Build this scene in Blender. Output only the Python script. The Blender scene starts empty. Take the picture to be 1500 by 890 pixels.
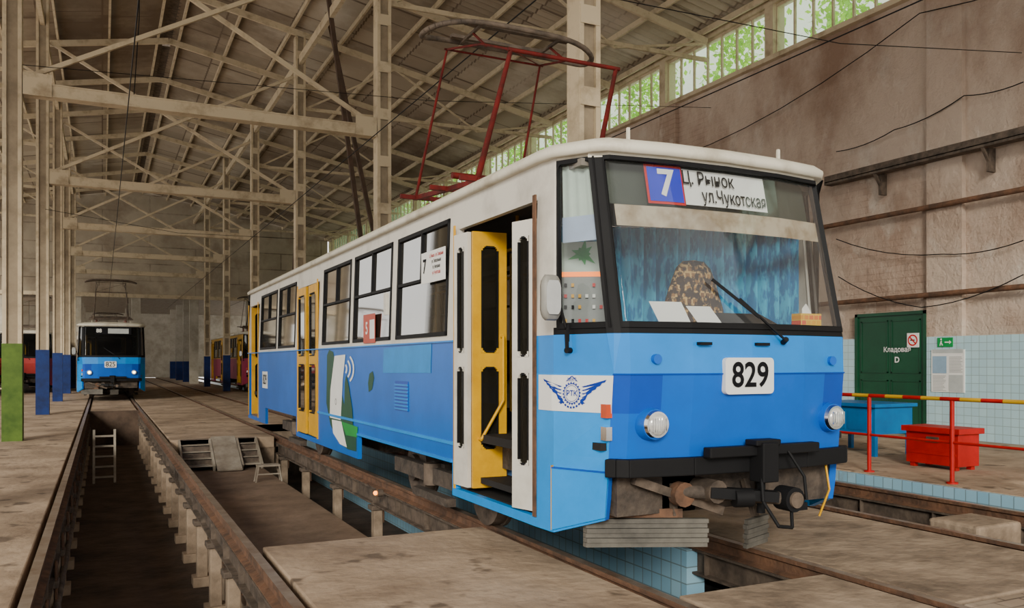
import bpy, math, random
from mathutils import Vector, Matrix
random.seed(7)
SC=bpy.context.scene
COL=SC.collection
H=1.54; FP=1230.0; S_=math.sin(math.atan(600/1230)); C_=math.cos(math.atan(600/1230))
def on_x(X,u,v):
    D=FP*X/(C_*(u-150)); return (X,(D-X*S_)/C_,H+(530-v)*D/FP)
def on_y(Y,u,v):
    k=(u-150)*C_/FP; X=k*Y*C_/(1-k*S_); D=X*S_+Y*C_; return (X,Y,H+(530-v)*D/FP)
# ---------------------------------------------------------------- materials
M={}
def _base(name,rough,metal):
    m=bpy.data.materials.new(name); m.use_nodes=True
    nt=m.node_tree; b=nt.nodes['Principled BSDF']
    b.inputs['Roughness'].default_value=rough; b.inputs['Metallic'].default_value=metal
    return m,nt,b
def mat(name,c,r=.6,m=0,c2=None,scale=3,bump=0,bs=None,lo=.35,hi=.65,stretch=(1,1,1),emit=0,spec=.4,c3=None,bd=.03):
    if name in M: return M[name]
    mt,nt,b=_base(name,r,m); N=nt.nodes; L=nt.links
    b.inputs['Specular IOR Level'].default_value=spec
    if c2 is None: c2=tuple(x*.82 for x in c)
    tc=N.new('ShaderNodeTexCoord'); mp=N.new('ShaderNodeMapping'); mp.inputs['Scale'].default_value=stretch
    L.new(tc.outputs['Object'],mp.inputs['Vector'])
    nz=N.new('ShaderNodeTexNoise'); nz.inputs['Scale'].default_value=scale; nz.inputs['Detail'].default_value=7; nz.inputs['Roughness'].default_value=.65
    L.new(mp.outputs['Vector'],nz.inputs['Vector'])
    cr=N.new('ShaderNodeValToRGB'); cr.color_ramp.elements[0].position=lo; cr.color_ramp.elements[1].position=hi
    cr.color_ramp.elements[0].color=(*c2,1); cr.color_ramp.elements[1].color=(*c,1)
    L.new(nz.outputs['Fac'],cr.inputs['Fac']); out=cr.outputs['Color']
    if c3:
        n3=N.new('ShaderNodeTexNoise'); n3.inputs['Scale'].default_value=scale*3.2; n3.inputs['Detail'].default_value=3
        L.new(mp.outputs['Vector'],n3.inputs['Vector'])
        r3=N.new('ShaderNodeValToRGB'); r3.color_ramp.elements[0].position=.6; r3.color_ramp.elements[1].position=.68; L.new(n3.outputs['Fac'],r3.inputs['Fac'])
        mx=N.new('ShaderNodeMix'); mx.data_type='RGBA'; L.new(r3.outputs['Color'],mx.inputs[0]); L.new(out,mx.inputs[6]); mx.inputs[7].default_value=(*c3,1); out=mx.outputs[2]
    L.new(out,b.inputs['Base Color'])
    if bump:
        n2=N.new('ShaderNodeTexNoise'); n2.inputs['Scale'].default_value=bs or scale*4; n2.inputs['Detail'].default_value=5
        L.new(mp.outputs['Vector'],n2.inputs['Vector'])
        bp=N.new('ShaderNodeBump'); bp.inputs['Strength'].default_value=bump; bp.inputs['Distance'].default_value=bd
        L.new(n2.outputs['Fac'],bp.inputs['Height']); L.new(bp.outputs['Normal'],b.inputs['Normal'])
    if emit:
        b.inputs['Emission Color'].default_value=(*c,1); b.inputs['Emission Strength'].default_value=emit
    M[name]=mt; return mt
def brick(name,axes,c1,c2,mortar,w,h,ms=.01,offset=.5,r=.6,n1=None,n1s=.5,nlo=.45,nhi=.6,n2=None,n2s=.3,bump=.3,m=0,nb=0,n2lo=.5,n2hi=.72,n3=None,n3s=1,n3lo=.55,n3hi=.65,st=(1,1,1)):
    mt,nt,b=_base(name,r,m); N=nt.nodes; L=nt.links
    tc=N.new('ShaderNodeTexCoord'); sp=N.new('ShaderNodeSeparateXYZ'); cb=N.new('ShaderNodeCombineXYZ')
    L.new(tc.outputs['Object'],sp.inputs[0]); L.new(sp.outputs[axes[0]],cb.inputs[0]); L.new(sp.outputs[axes[1]],cb.inputs[1])
    bt=N.new('ShaderNodeTexBrick'); L.new(cb.outputs[0],bt.inputs['Vector']); bt.offset=offset
    bt.inputs['Color1'].default_value=(*c1,1); bt.inputs['Color2'].default_value=(*c2,1); bt.inputs['Mortar'].default_value=(*mortar,1)
    bt.inputs['Scale'].default_value=1; bt.inputs['Brick Width'].default_value=w; bt.inputs['Row Height'].default_value=h; bt.inputs['Mortar Size'].default_value=ms
    out=bt.outputs['Color']
    mp=N.new('ShaderNodeMapping'); mp.inputs['Scale'].default_value=st; L.new(tc.outputs['Object'],mp.inputs['Vector'])
    def layer(out,col,s,lo,hi):
        nz=N.new('ShaderNodeTexNoise'); nz.inputs['Scale'].default_value=s; nz.inputs['Detail'].default_value=9; nz.inputs['Roughness'].default_value=.65
        L.new(mp.outputs['Vector'],nz.inputs['Vector'])
        cr=N.new('ShaderNodeValToRGB'); cr.color_ramp.elements[0].position=lo; cr.color_ramp.elements[1].position=hi
        L.new(nz.outputs['Fac'],cr.inputs['Fac'])
        mx=N.new('ShaderNodeMix'); mx.data_type='RGBA'; L.new(cr.outputs['Color'],mx.inputs[0]); L.new(out,mx.inputs[6]); mx.inputs[7].default_value=(*col,1)
        return mx.outputs[2]
    if n1: out=layer(out,n1,n1s,nlo,nhi)
    if n3: out=layer(out,n3,n3s,n3lo,n3hi)
    if n2: out=layer(out,n2,n2s,n2lo,n2hi)
    L.new(out,b.inputs['Base Color'])
    nrm=None
    if nb:
        nz=N.new('ShaderNodeTexNoise'); nz.inputs['Scale'].default_value=2.2; nz.inputs['Detail'].default_value=10; nz.inputs['Roughness'].default_value=.7
        L.new(tc.outputs['Object'],nz.inputs['Vector']); b0=N.new('ShaderNodeBump'); b0.inputs['Strength'].default_value=nb; b0.inputs['Distance'].default_value=.12
        L.new(nz.outputs['Fac'],b0.inputs['Height']); nrm=b0.outputs['Normal']; L.new(nrm,b.inputs['Normal'])
    if bump:
        bp=N.new('ShaderNodeBump'); bp.inputs['Strength'].default_value=bump; bp.inputs['Distance'].default_value=.02; bp.invert=True
        if nrm: L.new(nrm,bp.inputs['Normal'])
        L.new(bt.outputs['Fac'],bp.inputs['Height']); L.new(bp.outputs['Normal'],b.inputs['Normal'])
    M[name]=mt; return mt
def glass(name,tint,dirt=(.5,.5,.5),df=.1,gl=.12,gc=1.0):
    mt=bpy.data.materials.new(name); mt.use_nodes=True; nt=mt.node_tree; N=nt.nodes; L=nt.links
    N.remove(N['Principled BSDF']); o=N['Material Output']
    t=N.new('ShaderNodeBsdfTransparent'); t.inputs[0].default_value=(*tint,1)
    g=N.new('ShaderNodeBsdfGlossy'); g.inputs['Roughness'].default_value=.04; g.inputs['Color'].default_value=(gc,gc,gc,1)
    lw=N.new('ShaderNodeLayerWeight'); lw.inputs[0].default_value=gl
    m1=N.new('ShaderNodeMixShader'); L.new(lw.outputs['Fresnel' if gl<.1 else 'Facing'],m1.inputs[0]); L.new(t.outputs[0],m1.inputs[1]); L.new(g.outputs[0],m1.inputs[2])
    d=N.new('ShaderNodeBsdfDiffuse'); d.inputs[0].default_value=(*dirt,1)
    nz=N.new('ShaderNodeTexNoise'); nz.inputs['Scale'].default_value=2.5; nz.inputs['Detail'].default_value=6
    ml=N.new('ShaderNodeMath'); ml.operation='MULTIPLY'; ml.inputs[1].default_value=df*2; L.new(nz.outputs['Fac'],ml.inputs[0])
    m2=N.new('ShaderNodeMixShader'); L.new(ml.outputs[0],m2.inputs[0]); L.new(m1.outputs[0],m2.inputs[1]); L.new(d.outputs[0],m2.inputs[2])
    L.new(m2.outputs[0],o.inputs[0]); M[name]=mt; return mt

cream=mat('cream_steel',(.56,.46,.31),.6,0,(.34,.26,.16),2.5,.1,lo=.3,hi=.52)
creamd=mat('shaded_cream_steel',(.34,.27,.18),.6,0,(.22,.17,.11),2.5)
greyst=mat('grey_steel',(.34,.3,.24),.6,0,(.19,.15,.11),3)
concrete=mat('dusty_concrete',(.46,.34,.235),.9,0,(.25,.175,.115),.9,.6,9,lo=.36,hi=.6,c3=(.15,.105,.07))
concrete2=mat('worn_concrete',(.4,.3,.21),.9,0,(.14,.1,.068),1.7,.7,8,lo=.33,hi=.62)
dirt=mat('pit_dirt',(.11,.072,.05),.95,0,(.04,.027,.02),1.5,.6,8)
bayfl=mat('lower_bay_floor',(.23,.155,.105),.95,0,(.12,.078,.05),1.5,.4,8)
railst=mat('rail_steel',(.45,.38,.32),.35,.6,(.26,.17,.11),4)
rust=mat('rusty_steel',(.2,.1,.055),.8,.2,(.075,.045,.03),5,.4,20)
rustg=mat('grimy_steel',(.16,.12,.09),.75,.3,(.055,.042,.033),5,.3,20)
tile=brick('blue_tile',(1,2),(.34,.58,.72),(.26,.5,.66),(.18,.26,.3),.15,.15,.006,0,.3,(.25,.2,.15),1.2,.6,.78)
tilew=brick('white_tile',(1,2),(.45,.66,.72),(.4,.6,.67),(.3,.4,.42),.16,.16,.006,0,.25,(.4,.38,.3),.9,.62,.8)
plaster=brick('peeling_plaster',(1,2),(.46,.325,.245),(.41,.285,.21),(.33,.225,.165),.5,.14,.01,.5,.9,(.58,.455,.36),.42,.36,.52,(.3,.19,.13),.26,.25,nb=1,n2lo=.5,n2hi=.68,n3=(.64,.54,.45),n3s=1.1,n3lo=.53,n3hi=.64,st=(1,1,.7))
plasterb=brick('back_wall_plaster',(0,2),(.4,.335,.25),(.34,.285,.21),(.19,.15,.11),6,1.2,.04,.5,.9,(.48,.41,.31),.35,.4,.6,(.2,.14,.095),.3)
rooft=brick('roof_sheet',(1,0),(.42,.35,.26),(.3,.245,.18),(.16,.12,.085),1.1,1.9,.03,.5,.75,(.54,.48,.39),.25,.52,.7,(.14,.1,.065),.1,.25,nb=0,n2lo=.48,n2hi=.65)
wallwhite=mat('whitewash',(.52,.48,.4),.9,0,(.33,.29,.22),1.2,.2)
paver=brick('wood_block_paving',(0,1),(.38,.28,.2),(.28,.21,.145),(.14,.1,.07),.25,.12,.01,.5,.9,(.42,.33,.24),1.2,.45,.6)
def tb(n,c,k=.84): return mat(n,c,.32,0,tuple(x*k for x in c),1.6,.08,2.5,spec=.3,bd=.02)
blueA=tb('tram_belt_blue',(0,.235,.74)); blueB=tb('tram_front_blue',(0,.115,.58)); blueD=tb('tram_front_shade_blue',(0,.065,.44)); blueS=tb('tram_side_blue',(0,.14,.58)); blueC=tb('tram_corner_blue',(0,.29,.82))
white=mat('tram_white',(.64,.61,.54),.45,0,(.42,.39,.33),1.6,lo=.25,hi=.5)
roofw=mat('tram_roof_white',(.68,.64,.53),.5,0,(.44,.39,.3),2,lo=.3,hi=.5)
yellow=mat('door_yellow',(.74,.39,.0),.4,0,(.58,.29,.0),3,spec=.3)
black=mat('black_rubber',(.01,.01,.011),.6,spec=.15)
dark=mat('dark_interior',(.03,.028,.027),.8,spec=.1)
under=mat('underframe_dirt',(.1,.076,.058),.85,0,(.03,.024,.02),6,.5,20)
chrome=mat('chrome',(.75,.75,.75),.15,1)
paper=mat('white_paper',(.8,.8,.77),.7,0,(.76,.76,.73))
inkb=mat('black_ink',(.008,.008,.01),.6,spec=.1)
inkblue=mat('blue_ink',(.01,.04,.32),.6,spec=.1)
signblue=mat('sign_blue',(.0,.02,.6),.5)
redp=mat('red_paint',(.5,.008,.006),.45,0,(.36,.008,.006),3,spec=.3)
redpan=mat('pantograph_red',(.15,.012,.01),.6,0,(.05,.01,.008),5,spec=.15)
navy=mat('navy_paint',(.012,.035,.16),.5,0,(.01,.02,.08),3,spec=.2)
greenp=mat('green_paint',(.1,.17,.025),.5,0,(.05,.1,.015),3,spec=.2)
doorg=mat('dark_green_door',(.005,.07,.03),.4,0,(.004,.05,.022),2)
tablec=mat('blue_table',(.0,.15,.4),.4,0,(.0,.11,.32),3)
gwin=glass('tram_side_glass',(.3,.31,.3),(.16,.14,.1),.08,.06,.55)
gfr=glass('windshield_glass',(.88,.9,.9),(.5,.5,.5),.03,.1)
gdark=glass('dark_windshield_glass',(.12,.13,.13),(.1,.1,.1),.05,.12)
gwall=glass('dirty_window_glass',(.88,.96,.86),(.75,.88,.75),.1,.05)
# ---------------------------------------------------------------- mesh builder
class MB:
    def __init__(s): s.v=[]; s.f=[]; s.m=[]; s.sm=[]; s.mats=[]
    def mi(s,mt):
        if mt not in s.mats: s.mats.append(mt)
        return s.mats.index(mt)
    def add(s,vs,fs,mt,sm=False):
        o=len(s.v); s.v+= [tuple(p) for p in vs]; i=s.mi(mt)
        for f in fs: s.f.append([o+k for k in f]); s.m.append(i); s.sm.append(sm)
        return s
    def hexa(s,p,mt):
        return s.add(p,[(3,2,1,0),(4,5,6,7),(0,1,5,4),(1,2,6,5),(2,3,7,6),(3,0,4,7)],mt)
    def box(s,x0,x1,y0,y1,z0,z1,mt):
        return s.hexa([(x0,y0,z0),(x1,y0,z0),(x1,y1,z0),(x0,y1,z0),(x0,y0,z1),(x1,y0,z1),(x1,y1,z1),(x0,y1,z1)],mt)
    def beam(s,a,b,w,h,mt,up=(0,0,1)):
        a=Vector(a); b=Vector(b); d=(b-a).normalized(); u=Vector(up)
        if abs(d.dot(u))>.98: u=Vector((1,0,0))
        r=d.cross(u).normalized(); u=r.cross(d).normalized()
        P=[]
        for q in (a,b):
            for sx,sy in ((-1,-1),(1,-1),(1,1),(-1,1)): P.append(q+r*sx*w/2+u*sy*h/2)
        return s.hexa(P,mt)
    def cyl(s,a,b,r,mt,n=12,r2=None,cap=True):
        a=Vector(a); b=Vector(b); d=(b-a).normalized(); u=Vector((0,0,1)) if abs(d.z)<.9 else Vector((1,0,0))
        p=d.cross(u).normalized(); q=d.cross(p).normalized(); r2=r if r2 is None else r2
        vs=[]
        for c,rr in ((a,r),(b,r2)):
            for i in range(n):
                t=2*math.pi*i/n; vs.append(c+p*math.cos(t)*rr+q*math.sin(t)*rr)
        s.add(vs,[(i,(i+1)%n,n+(i+1)%n,n+i) for i in range(n)],mt,True)
        if cap: s.add(vs,[tuple(range(n-1,-1,-1)),tuple(range(n,2*n))],mt)
        return s
    def tube(s,pts,r,mt,n=8,closed=False):
        pts=[Vector(p) for p in pts]; k=len(pts)
        for i in range(k if closed else k-1): s.cyl(pts[i],pts[(i+1)%k],r,mt,n)
        return s
    def grid(s,rows,mt,sm=True,close=False):
        n=len(rows[0]); vs=[p for r in rows for p in r]; fs=[]
        for i in range(len(rows)-1):
            for j in range(n if close else n-1):
                a=i*n+j; b=i*n+(j+1)%n; fs.append((a,b,b+n,a+n))
        return s.add(vs,fs,mt,sm)
    def ell(s,c,rx,ry,rz,mt,n=14,k=9):
        rows=[]
        for i in range(k+1):
            t=math.pi*i/k
            rows.append([(c[0]+rx*math.sin(t)*math.cos(2*math.pi*j/n),c[1]+ry*math.sin(t)*math.sin(2*math.pi*j/n),c[2]+rz*math.cos(t)) for j in range(n)])
        return s.grid(rows,mt,True,True)
WO={}
def fin(name,mb,parent=None,label=None,cat=None,group=None,kind=None,bevel=0,origin=None):
    me=bpy.data.meshes.new(name); 
    if origin is None:
        xs=[p[0] for p in mb.v]; ys=[p[1] for p in mb.v]; zs=[p[2] for p in mb.v]
        origin=Vector(((min(xs)+max(xs))/2,(min(ys)+max(ys))/2,min(zs)))
    else: origin=Vector(origin)
    me.from_pydata([tuple(Vector(p)-origin) for p in mb.v],[],mb.f)
    for m_ in mb.mats: me.materials.append(m_)
    me.polygons.foreach_set('material_index',mb.m); me.polygons.foreach_set('use_smooth',mb.sm); me.update()
    ob=bpy.data.objects.new(name,me); COL.objects.link(ob)
    WO[ob]=origin
    if parent is not None: ob.parent=parent; ob.location=origin-WO[parent]
    else: ob.location=origin
    if bevel:
        b=ob.modifiers.new('bevel','BEVEL'); b.width=bevel; b.segments=2; b.limit_method='ANGLE'
    tag(ob,label,cat,group,kind); return ob
def tag(ob,label=None,cat=None,group=None,kind=None):
    if label: ob['label']=label
    if cat: ob['category']=cat
    if group: ob['group']=group
    if kind: ob['kind']=kind
def root(name,loc,label,cat,group=None):
    e=bpy.data.objects.new(name,None); COL.objects.link(e); e.location=loc; e.empty_display_size=.2
    WO[e]=Vector(loc); tag(e,label,cat,group); return e
def copytree(ob,delta,parent=None,mm=None,skip=()):
    if ob.name.split('.')[0] in skip: return None
    n=ob.copy(); COL.objects.link(n)
    if parent is None:
        n.location=ob.location+Vector(delta); n.parent=None
    else: n.parent=parent; n.location=ob.location.copy()
    WO[n]=WO.get(ob,Vector())+Vector(delta)
    if mm and ob.type=='MESH':
        for i,sl in enumerate(ob.data.materials):
            if sl.name in mm:
                n.material_slots[i].link='OBJECT'; n.material_slots[i].material=mm[sl.name]
    for c in list(ob.children): copytree(c,delta,n,mm,skip)
    return n
def text2d(body,size,bold=0.0,align='CENTER',shear=0):
    cu=bpy.data.curves.new('t','FONT'); cu.body=body; cu.size=size; cu.align_x=align; cu.align_y='CENTER'; cu.offset=bold*size; cu.shear=shear; cu.resolution_u=4
    o=bpy.data.objects.new('t',cu); COL.objects.link(o); bpy.context.view_layer.update()
    dg=bpy.context.evaluated_depsgraph_get(); me=bpy.data.meshes.new_from_object(o.evaluated_get(dg))
    r=([ (v.co.x,v.co.y) for v in me.vertices],[list(p.vertices) for p in me.polygons])
    bpy.data.objects.remove(o); bpy.data.curves.remove(cu); bpy.data.meshes.remove(me); return r
def addtext(mb,body,size,fn,mt,bold=0.01,align='CENTER',sx=1,shear=0):
    v,f=text2d(body,size,bold,align,shear)
    if v: mb.add([fn(a*sx,b) for a,b in v],f,mt)
    return mb
def fx(X,yc,zc): return lambda a,b:(X,yc-a,zc+b)
def fy(Y,xc,zc): return lambda a,b:(xc+a,Y,zc+b)
# ================================================================ SETTING
Y0,Y1=-7,64
BY=17.8; BZ=-.55; BX=2.86
def struct(name,mb,bevel=0,origin=None): return fin(name,mb,kind='structure',bevel=bevel,origin=origin)
def slab(x0,x1,y0,y1,z1,mt,th=.22,name='floor'):
    return struct(name,MB().box(x0,x1,y0,y1,z1-th,z1,mt),0.012,origin=(0,0,z1))
slab(-12,15.9,Y0,92.4,-1.6,dirt)
slab(-12,-.52,Y0,92,0,concrete)
slab(1.2,3.2,Y0,7.2,0,concrete)
slab(1.2,3.2,BY,92,0,concrete)
slab(1.2,BX,7.2,BY,BZ,bayfl)
slab(-.52,1.2,Y0,30,-1.15,dirt)
slab(-.35,1.02,30,92,-.03,concrete)
slab(3.42,4.72,Y0,4.5,0,concrete2)
slab(3.42,4.72,22,92,-.03,concrete)
slab(BX,4.9,4.5,22,-1.38,dirt)
slab(4.93,6.75,3.6,92,0,concrete2)
slab(4.93,6.75,Y0,3.55,0,paver)
slab(6.75,9.5,Y0,92,-1.0,dirt)
slab(9.5,15.7,Y0,92,0,concrete)
def wl(mb,name): return struct(name,mb,origin=(0,0,0))
wl(MB().box(-.62,-.52,Y0,30,-1.2,-.2,concrete2),'wall_pit')
wl(MB().box(1.2,1.3,Y0,7.2,-1.2,-.22,concrete2),'wall_pit')
wl(MB().box(1.22,1.32,7.2,BY,-1.2,-.76,concrete2),'wall_pit')
wl(MB().box(1.2,1.3,BY,30,-1.2,-.22,concrete2),'wall_pit')
wl(MB().box(-.52,1.2,29.9,30,-1.2,-.03,dirt),'wall_pit')
wl(MB().box(1.3,3.2,7.1,7.2,-1.4,-.22,concrete2),'wall_pit')
wl(MB().box(1.3,3.2,BY,BY+.1,-1.4,-.22,concrete2),'wall_pit')
wl(MB().box(3.2,3.3,4.5,7.2,-1.4,-.22,concrete2),'wall_pit')
wl(MB().box(3.2,3.3,BY+.1,22,-1.4,-.22,concrete2),'wall_pit')
wl(MB().box(3.42,4.72,4.4,4.5,-1.4,-.22,concrete2),'wall_pit')
wl(MB().box(3.2,4.9,22,22.1,-1.4,-.05,concrete2),'wall_pit')
wl(MB().box(4.7,4.9,6.07,22,-1.4,-.14,tile),'wall_pit')
wl(MB().box(5.6,5.7,4.5,6.07,-1.4,-.22,dirt),'wall_pit')
wl(MB().box(6.65,6.75,Y0,92,-1.05,-.22,concrete2),'wall_pit')
wl(MB().box(9.42,9.5,Y0,92,-1.0,-.01,tile),'wall_pit')
wl(MB().box(BX-.1,BX,7.2,BY,-1.4,BZ-.22,concrete2),'wall_pit')
# rails --------------------------------------------------
def rail(x,y0,y1,lab,grp='track rails'):
    b=MB()
    prof=[(-.036,0),(.036,0),(.036,-.035),(.01,-.05),(.01,-.115),(.065,-.13),(.065,-.14),(-.065,-.14),(-.065,-.13),(-.01,-.115),(-.01,-.05),(-.036,-.035)]
    n=len(prof); vs=[(x+a,y0,z+.012) for a,z in prof]+[(x+a,y1,z+.012) for a,z in prof]
    b.add(vs,[(0,1,n+1,n)],railst); b.add(vs,[(i,(i+1)%n,n+(i+1)%n,n+i) for i in range(1,n)],rust); b.add(vs,[tuple(range(n)),tuple(range(2*n-1,n-1,-1))],rust)
    return fin('rail',b,None,lab,'rail',grp)
def girder(x,y0,y1):
    b=MB(); b.box(x-.07,x+.07,y0,y1,-.15,-.13,rustg); b.box(x-.012,x+.012,y0,y1,-.34,-.15,rustg); b.box(x-.07,x+.07,y0,y1,-.36,-.34,rustg)
    y=y0+.4
    while y<y1: b.box(x-.065,x+.065,y,y+.012,-.34,-.15,rustg); y+=1.0
    return fin('rail_girder',b,None,'rusty steel girder carrying a rail over the pit','girder','rail girders')
for x,lab in ((-.44,'worn steel rail at the edge of the inspection pit'),(1.10,'worn steel rail raised on pit pillars'),(3.31,'steel rail carrying the blue and white tram'),(4.83,'steel rail carrying the blue and white tram'),(6.92,'rusty rail over the tiled pit'),(8.44,'rusty rail over the tiled pit')):
    rail(x,Y0,92,lab)
girder(-.44,Y0,30);girder(1.10,Y0,30);girder(3.31,4.5,22);girder(4.83,4.5,22);girder(6.92,Y0,50);girder(8.44,Y0,50)
def pillar(x,y,zb,lab,g):
    b=MB(); b.box(x-.06,x+.06,y-.07,y+.07,zb,-.37,concrete2)
    b.box(x-.11,x+.11,y-.12,y+.12,zb,zb+.12,concrete2); b.box(x-.1,x+.1,y-.1,y+.1,-.42,-.36,rustg)
    b.box(x+.065,x+.09,y-.05,y+.05,-.6,-.2,rust)
    return fin('rail_pillar',b,None,lab,'pillar',g,bevel=.01)
y=1.3
while y<29.5:
    pillar(1.08,y,-1.15,'short concrete pillar under the pit rail','rail pillars by the open pit'); pillar(-.44,y+.3,-1.15,'short concrete pillar under the pit rail','rail pillars by the open pit'); y+=1.35
for y in (8.6,10.85,12.95,15.2,17.2): pillar(3.29,y,-1.38,'grimy concrete pillar under the tram rail','rail pillars under the tram')
y=4.6
while y<22: pillar(8.44,y,-1.0,'rusty pillar under a rail over the tiled pit','rail pillars over the tiled pit'); pillar(6.92,y,-1.0,'rusty pillar under a rail over the tiled pit','rail pillars over the tiled pit'); y+=1.7
fin('pit_pipe',MB().tube([(-.35,Y0,-.55),(-.35,29.8,-.55)],.03,rustg,8),None,'grimy pipe running along the inspection pit wall','pipe')
fin('concrete_block',MB().box(7.45,8.1,5.2,5.75,-1.0,-.02,concrete2),None,'rough concrete block standing between the rusty rails','block',bevel=.03)
# steps --------------------------------------------------
def steps(x0,x1):
    b=MB()
    for i in range(4):
        z=-.115*(i+1)+.02; y=BY-.19*(i+1); b.box(x0,x1,y,y+.22,z-.03,z,greyst); b.box(x0,x1,y+.19,y+.2,z-.02,z+.1,rustg)
    b.beam((x0,BY-.02,-.04),(x0,BY-.85,BZ+.05),.04,.12,greyst); b.beam((x1,BY-.02,-.04),(x1,BY-.85,BZ+.05),.04,.12,greyst)
    return fin('metal_steps',b,None,'worn grey steps leading down into the lower bay','steps','bay steps')
steps(1.36,1.93); steps(2.45,2.82)
fin('ramp_plate',MB().beam((2.19,BY+.05,.03),(2.19,BY-1.05,BZ+.03),.46,.03,greyst),None,'grey steel plate leaning as a ramp between the steps','plate')
b=MB(); sx0,sy0=2.42,15.0; zt=BZ+.3
b.box(sx0,sx0+.38,sy0,sy0+.22,zt-.03,zt,greyst)
for x in (sx0+.02,sx0+.36):
    for y in (sy0+.02,sy0+.2): b.beam((x,y,zt-.01),(x+(.05 if x>sx0+.1 else -.05),y,BZ),.022,.022,greyst)
b.beam((sx0-.01,sy0+.02,BZ+.14),(sx0+.39,sy0+.02,BZ+.14),.02,.02,greyst)
fin('step_stool',b,None,'small low metal step stool on the lower bay floor','stool')
b=MB()
for x in (-.17,.25): b.beam((x,20.6,-1.13),(x,21.0,.02),.05,.03,greyst)
for i in range(5): z=-1+.22*i; yy=20.65+.075*i; b.beam((-.17,yy,z),(.25,yy,z),.03,.04,greyst)
fin('ladder',b,None,'small wooden ladder leaning in the inspection pit','ladder')
fin('wooden_board',MB().box(.25,.75,5.9,6.3,-1.15,-1.11,concrete2),None,'dusty board lying on the pit floor','board')
b=MB(); p=on_x(3.24,560,721); b.cyl((p[0],p[1],p[2]),(p[0]-.07,p[1],p[2]),.05,rustg); b.ell((p[0]-.09,p[1],p[2]),.03,.03,.03,mat('warm_bulb',(1,.3,.03),.5,0,(1,.25,.02),emit=4))
fin('pit_lamp',b,None,'small glowing orange bulkhead lamp under the rail','lamp')
# ---------------------------------------------------------------- walls
WX=15.5
b=MB(); b.box(WX,WX+.4,Y0,Y1,0,9.3,plaster); b.box(WX,WX+.4,Y0,Y1,10.75,11.05,cream)
wl(b,'wall_right')
def pil(n,y,w,z1=9.3,x=WX):
    wl(MB().box(x-.12,x+.02,y-w/2,y+w/2,0,z1,plaster),'trim_%d'%n)
pil(1,11.5,.8); n=2
for y in (20.8,30,39.2,48.4,57.6): pil(n,y,.8); n+=1
b=MB(); b.box(WX-.14,WX-.0,Y0,11.88,0,2.06,tilew); b.box(WX-.14,WX-.0,13.75,Y1,0,2.06,tilew); wl(b,'trim_20')
b=MB(); b.box(WX-.16,WX+.05,Y0,Y1,9.26,9.38,cream); wl(b,'trim_21')
wn=1; bw=4.6; yy=12-4.6*4
while yy<Y1:
    a=yy+.15; c=min(yy+bw-.15,Y1)
    b=MB()
    b.box(WX+.1,WX+.18,a,c,9.3,9.38,cream); b.box(WX+.1,WX+.18,a,c,10.67,10.75,cream)
    k=7
    for i in range(k+1):
        q=a+(c-a)*i/k; b.box(WX+.1,WX+.17,q-.022,q+.022,9.38,10.67,cream)
    b.box(WX+.13,WX+.14,a,c,9.38,10.67,gwall)
    wl(b,'window_%d'%wn)
    wl(MB().box(WX-.02,WX+.38,yy-.15,yy+.15,9.3,10.75,cream),'trim_%d'%(30+wn)); wn+=1; yy+=bw
def zr(x): return 13.5-.19*abs(x-2.17)
b=MB(); zb=6.1
pts=[(-11.2,zb),(15.5,zb),(15.5,zr(15.5)+.3),(2.17,zr(2.17)+.3),(-11.2,zr(-11.2)+.3)]
b.add([(x,64,z) for x,z in pts]+[(x,64.4,z) for x,z in pts],[(0,1,2,3,4),(9,8,7,6,5),(0,5,6,1)],plasterb)
for x0,x1 in ((-11.2,-9.6),(-6.2,-5.2),(-1.9,-1.3),(1.8,2.4),(5.6,6.2),(9.5,15.5)): b.box(x0,x1,64,64.4,0,zb,wallwhite)
wl(b,'wall_back')
wl(MB().box(-11.2,15.5,63.8,64.05,6.0,6.25,cream),'trim_60')
b=MB(); b.box(-12,15.5,92,92.4,0,7,wallwhite); wl(b,'wall_far')
wl(MB().box(-12,15.5,64.4,92,6.4,6.6,greyst),'ceiling_annex')
for x in (-5.5,-1.6,2.1,5.9):
    for y in (70,77,84):
        fin('annex_column',MB().box(x-.25,x+.25,y-.25,y+.25,0,6.4,wallwhite).box(x-.26,x+.26,y-.26,y+.26,0,1.6,navy),None,'whitewashed square column with blue base','column','far annex columns')
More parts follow.
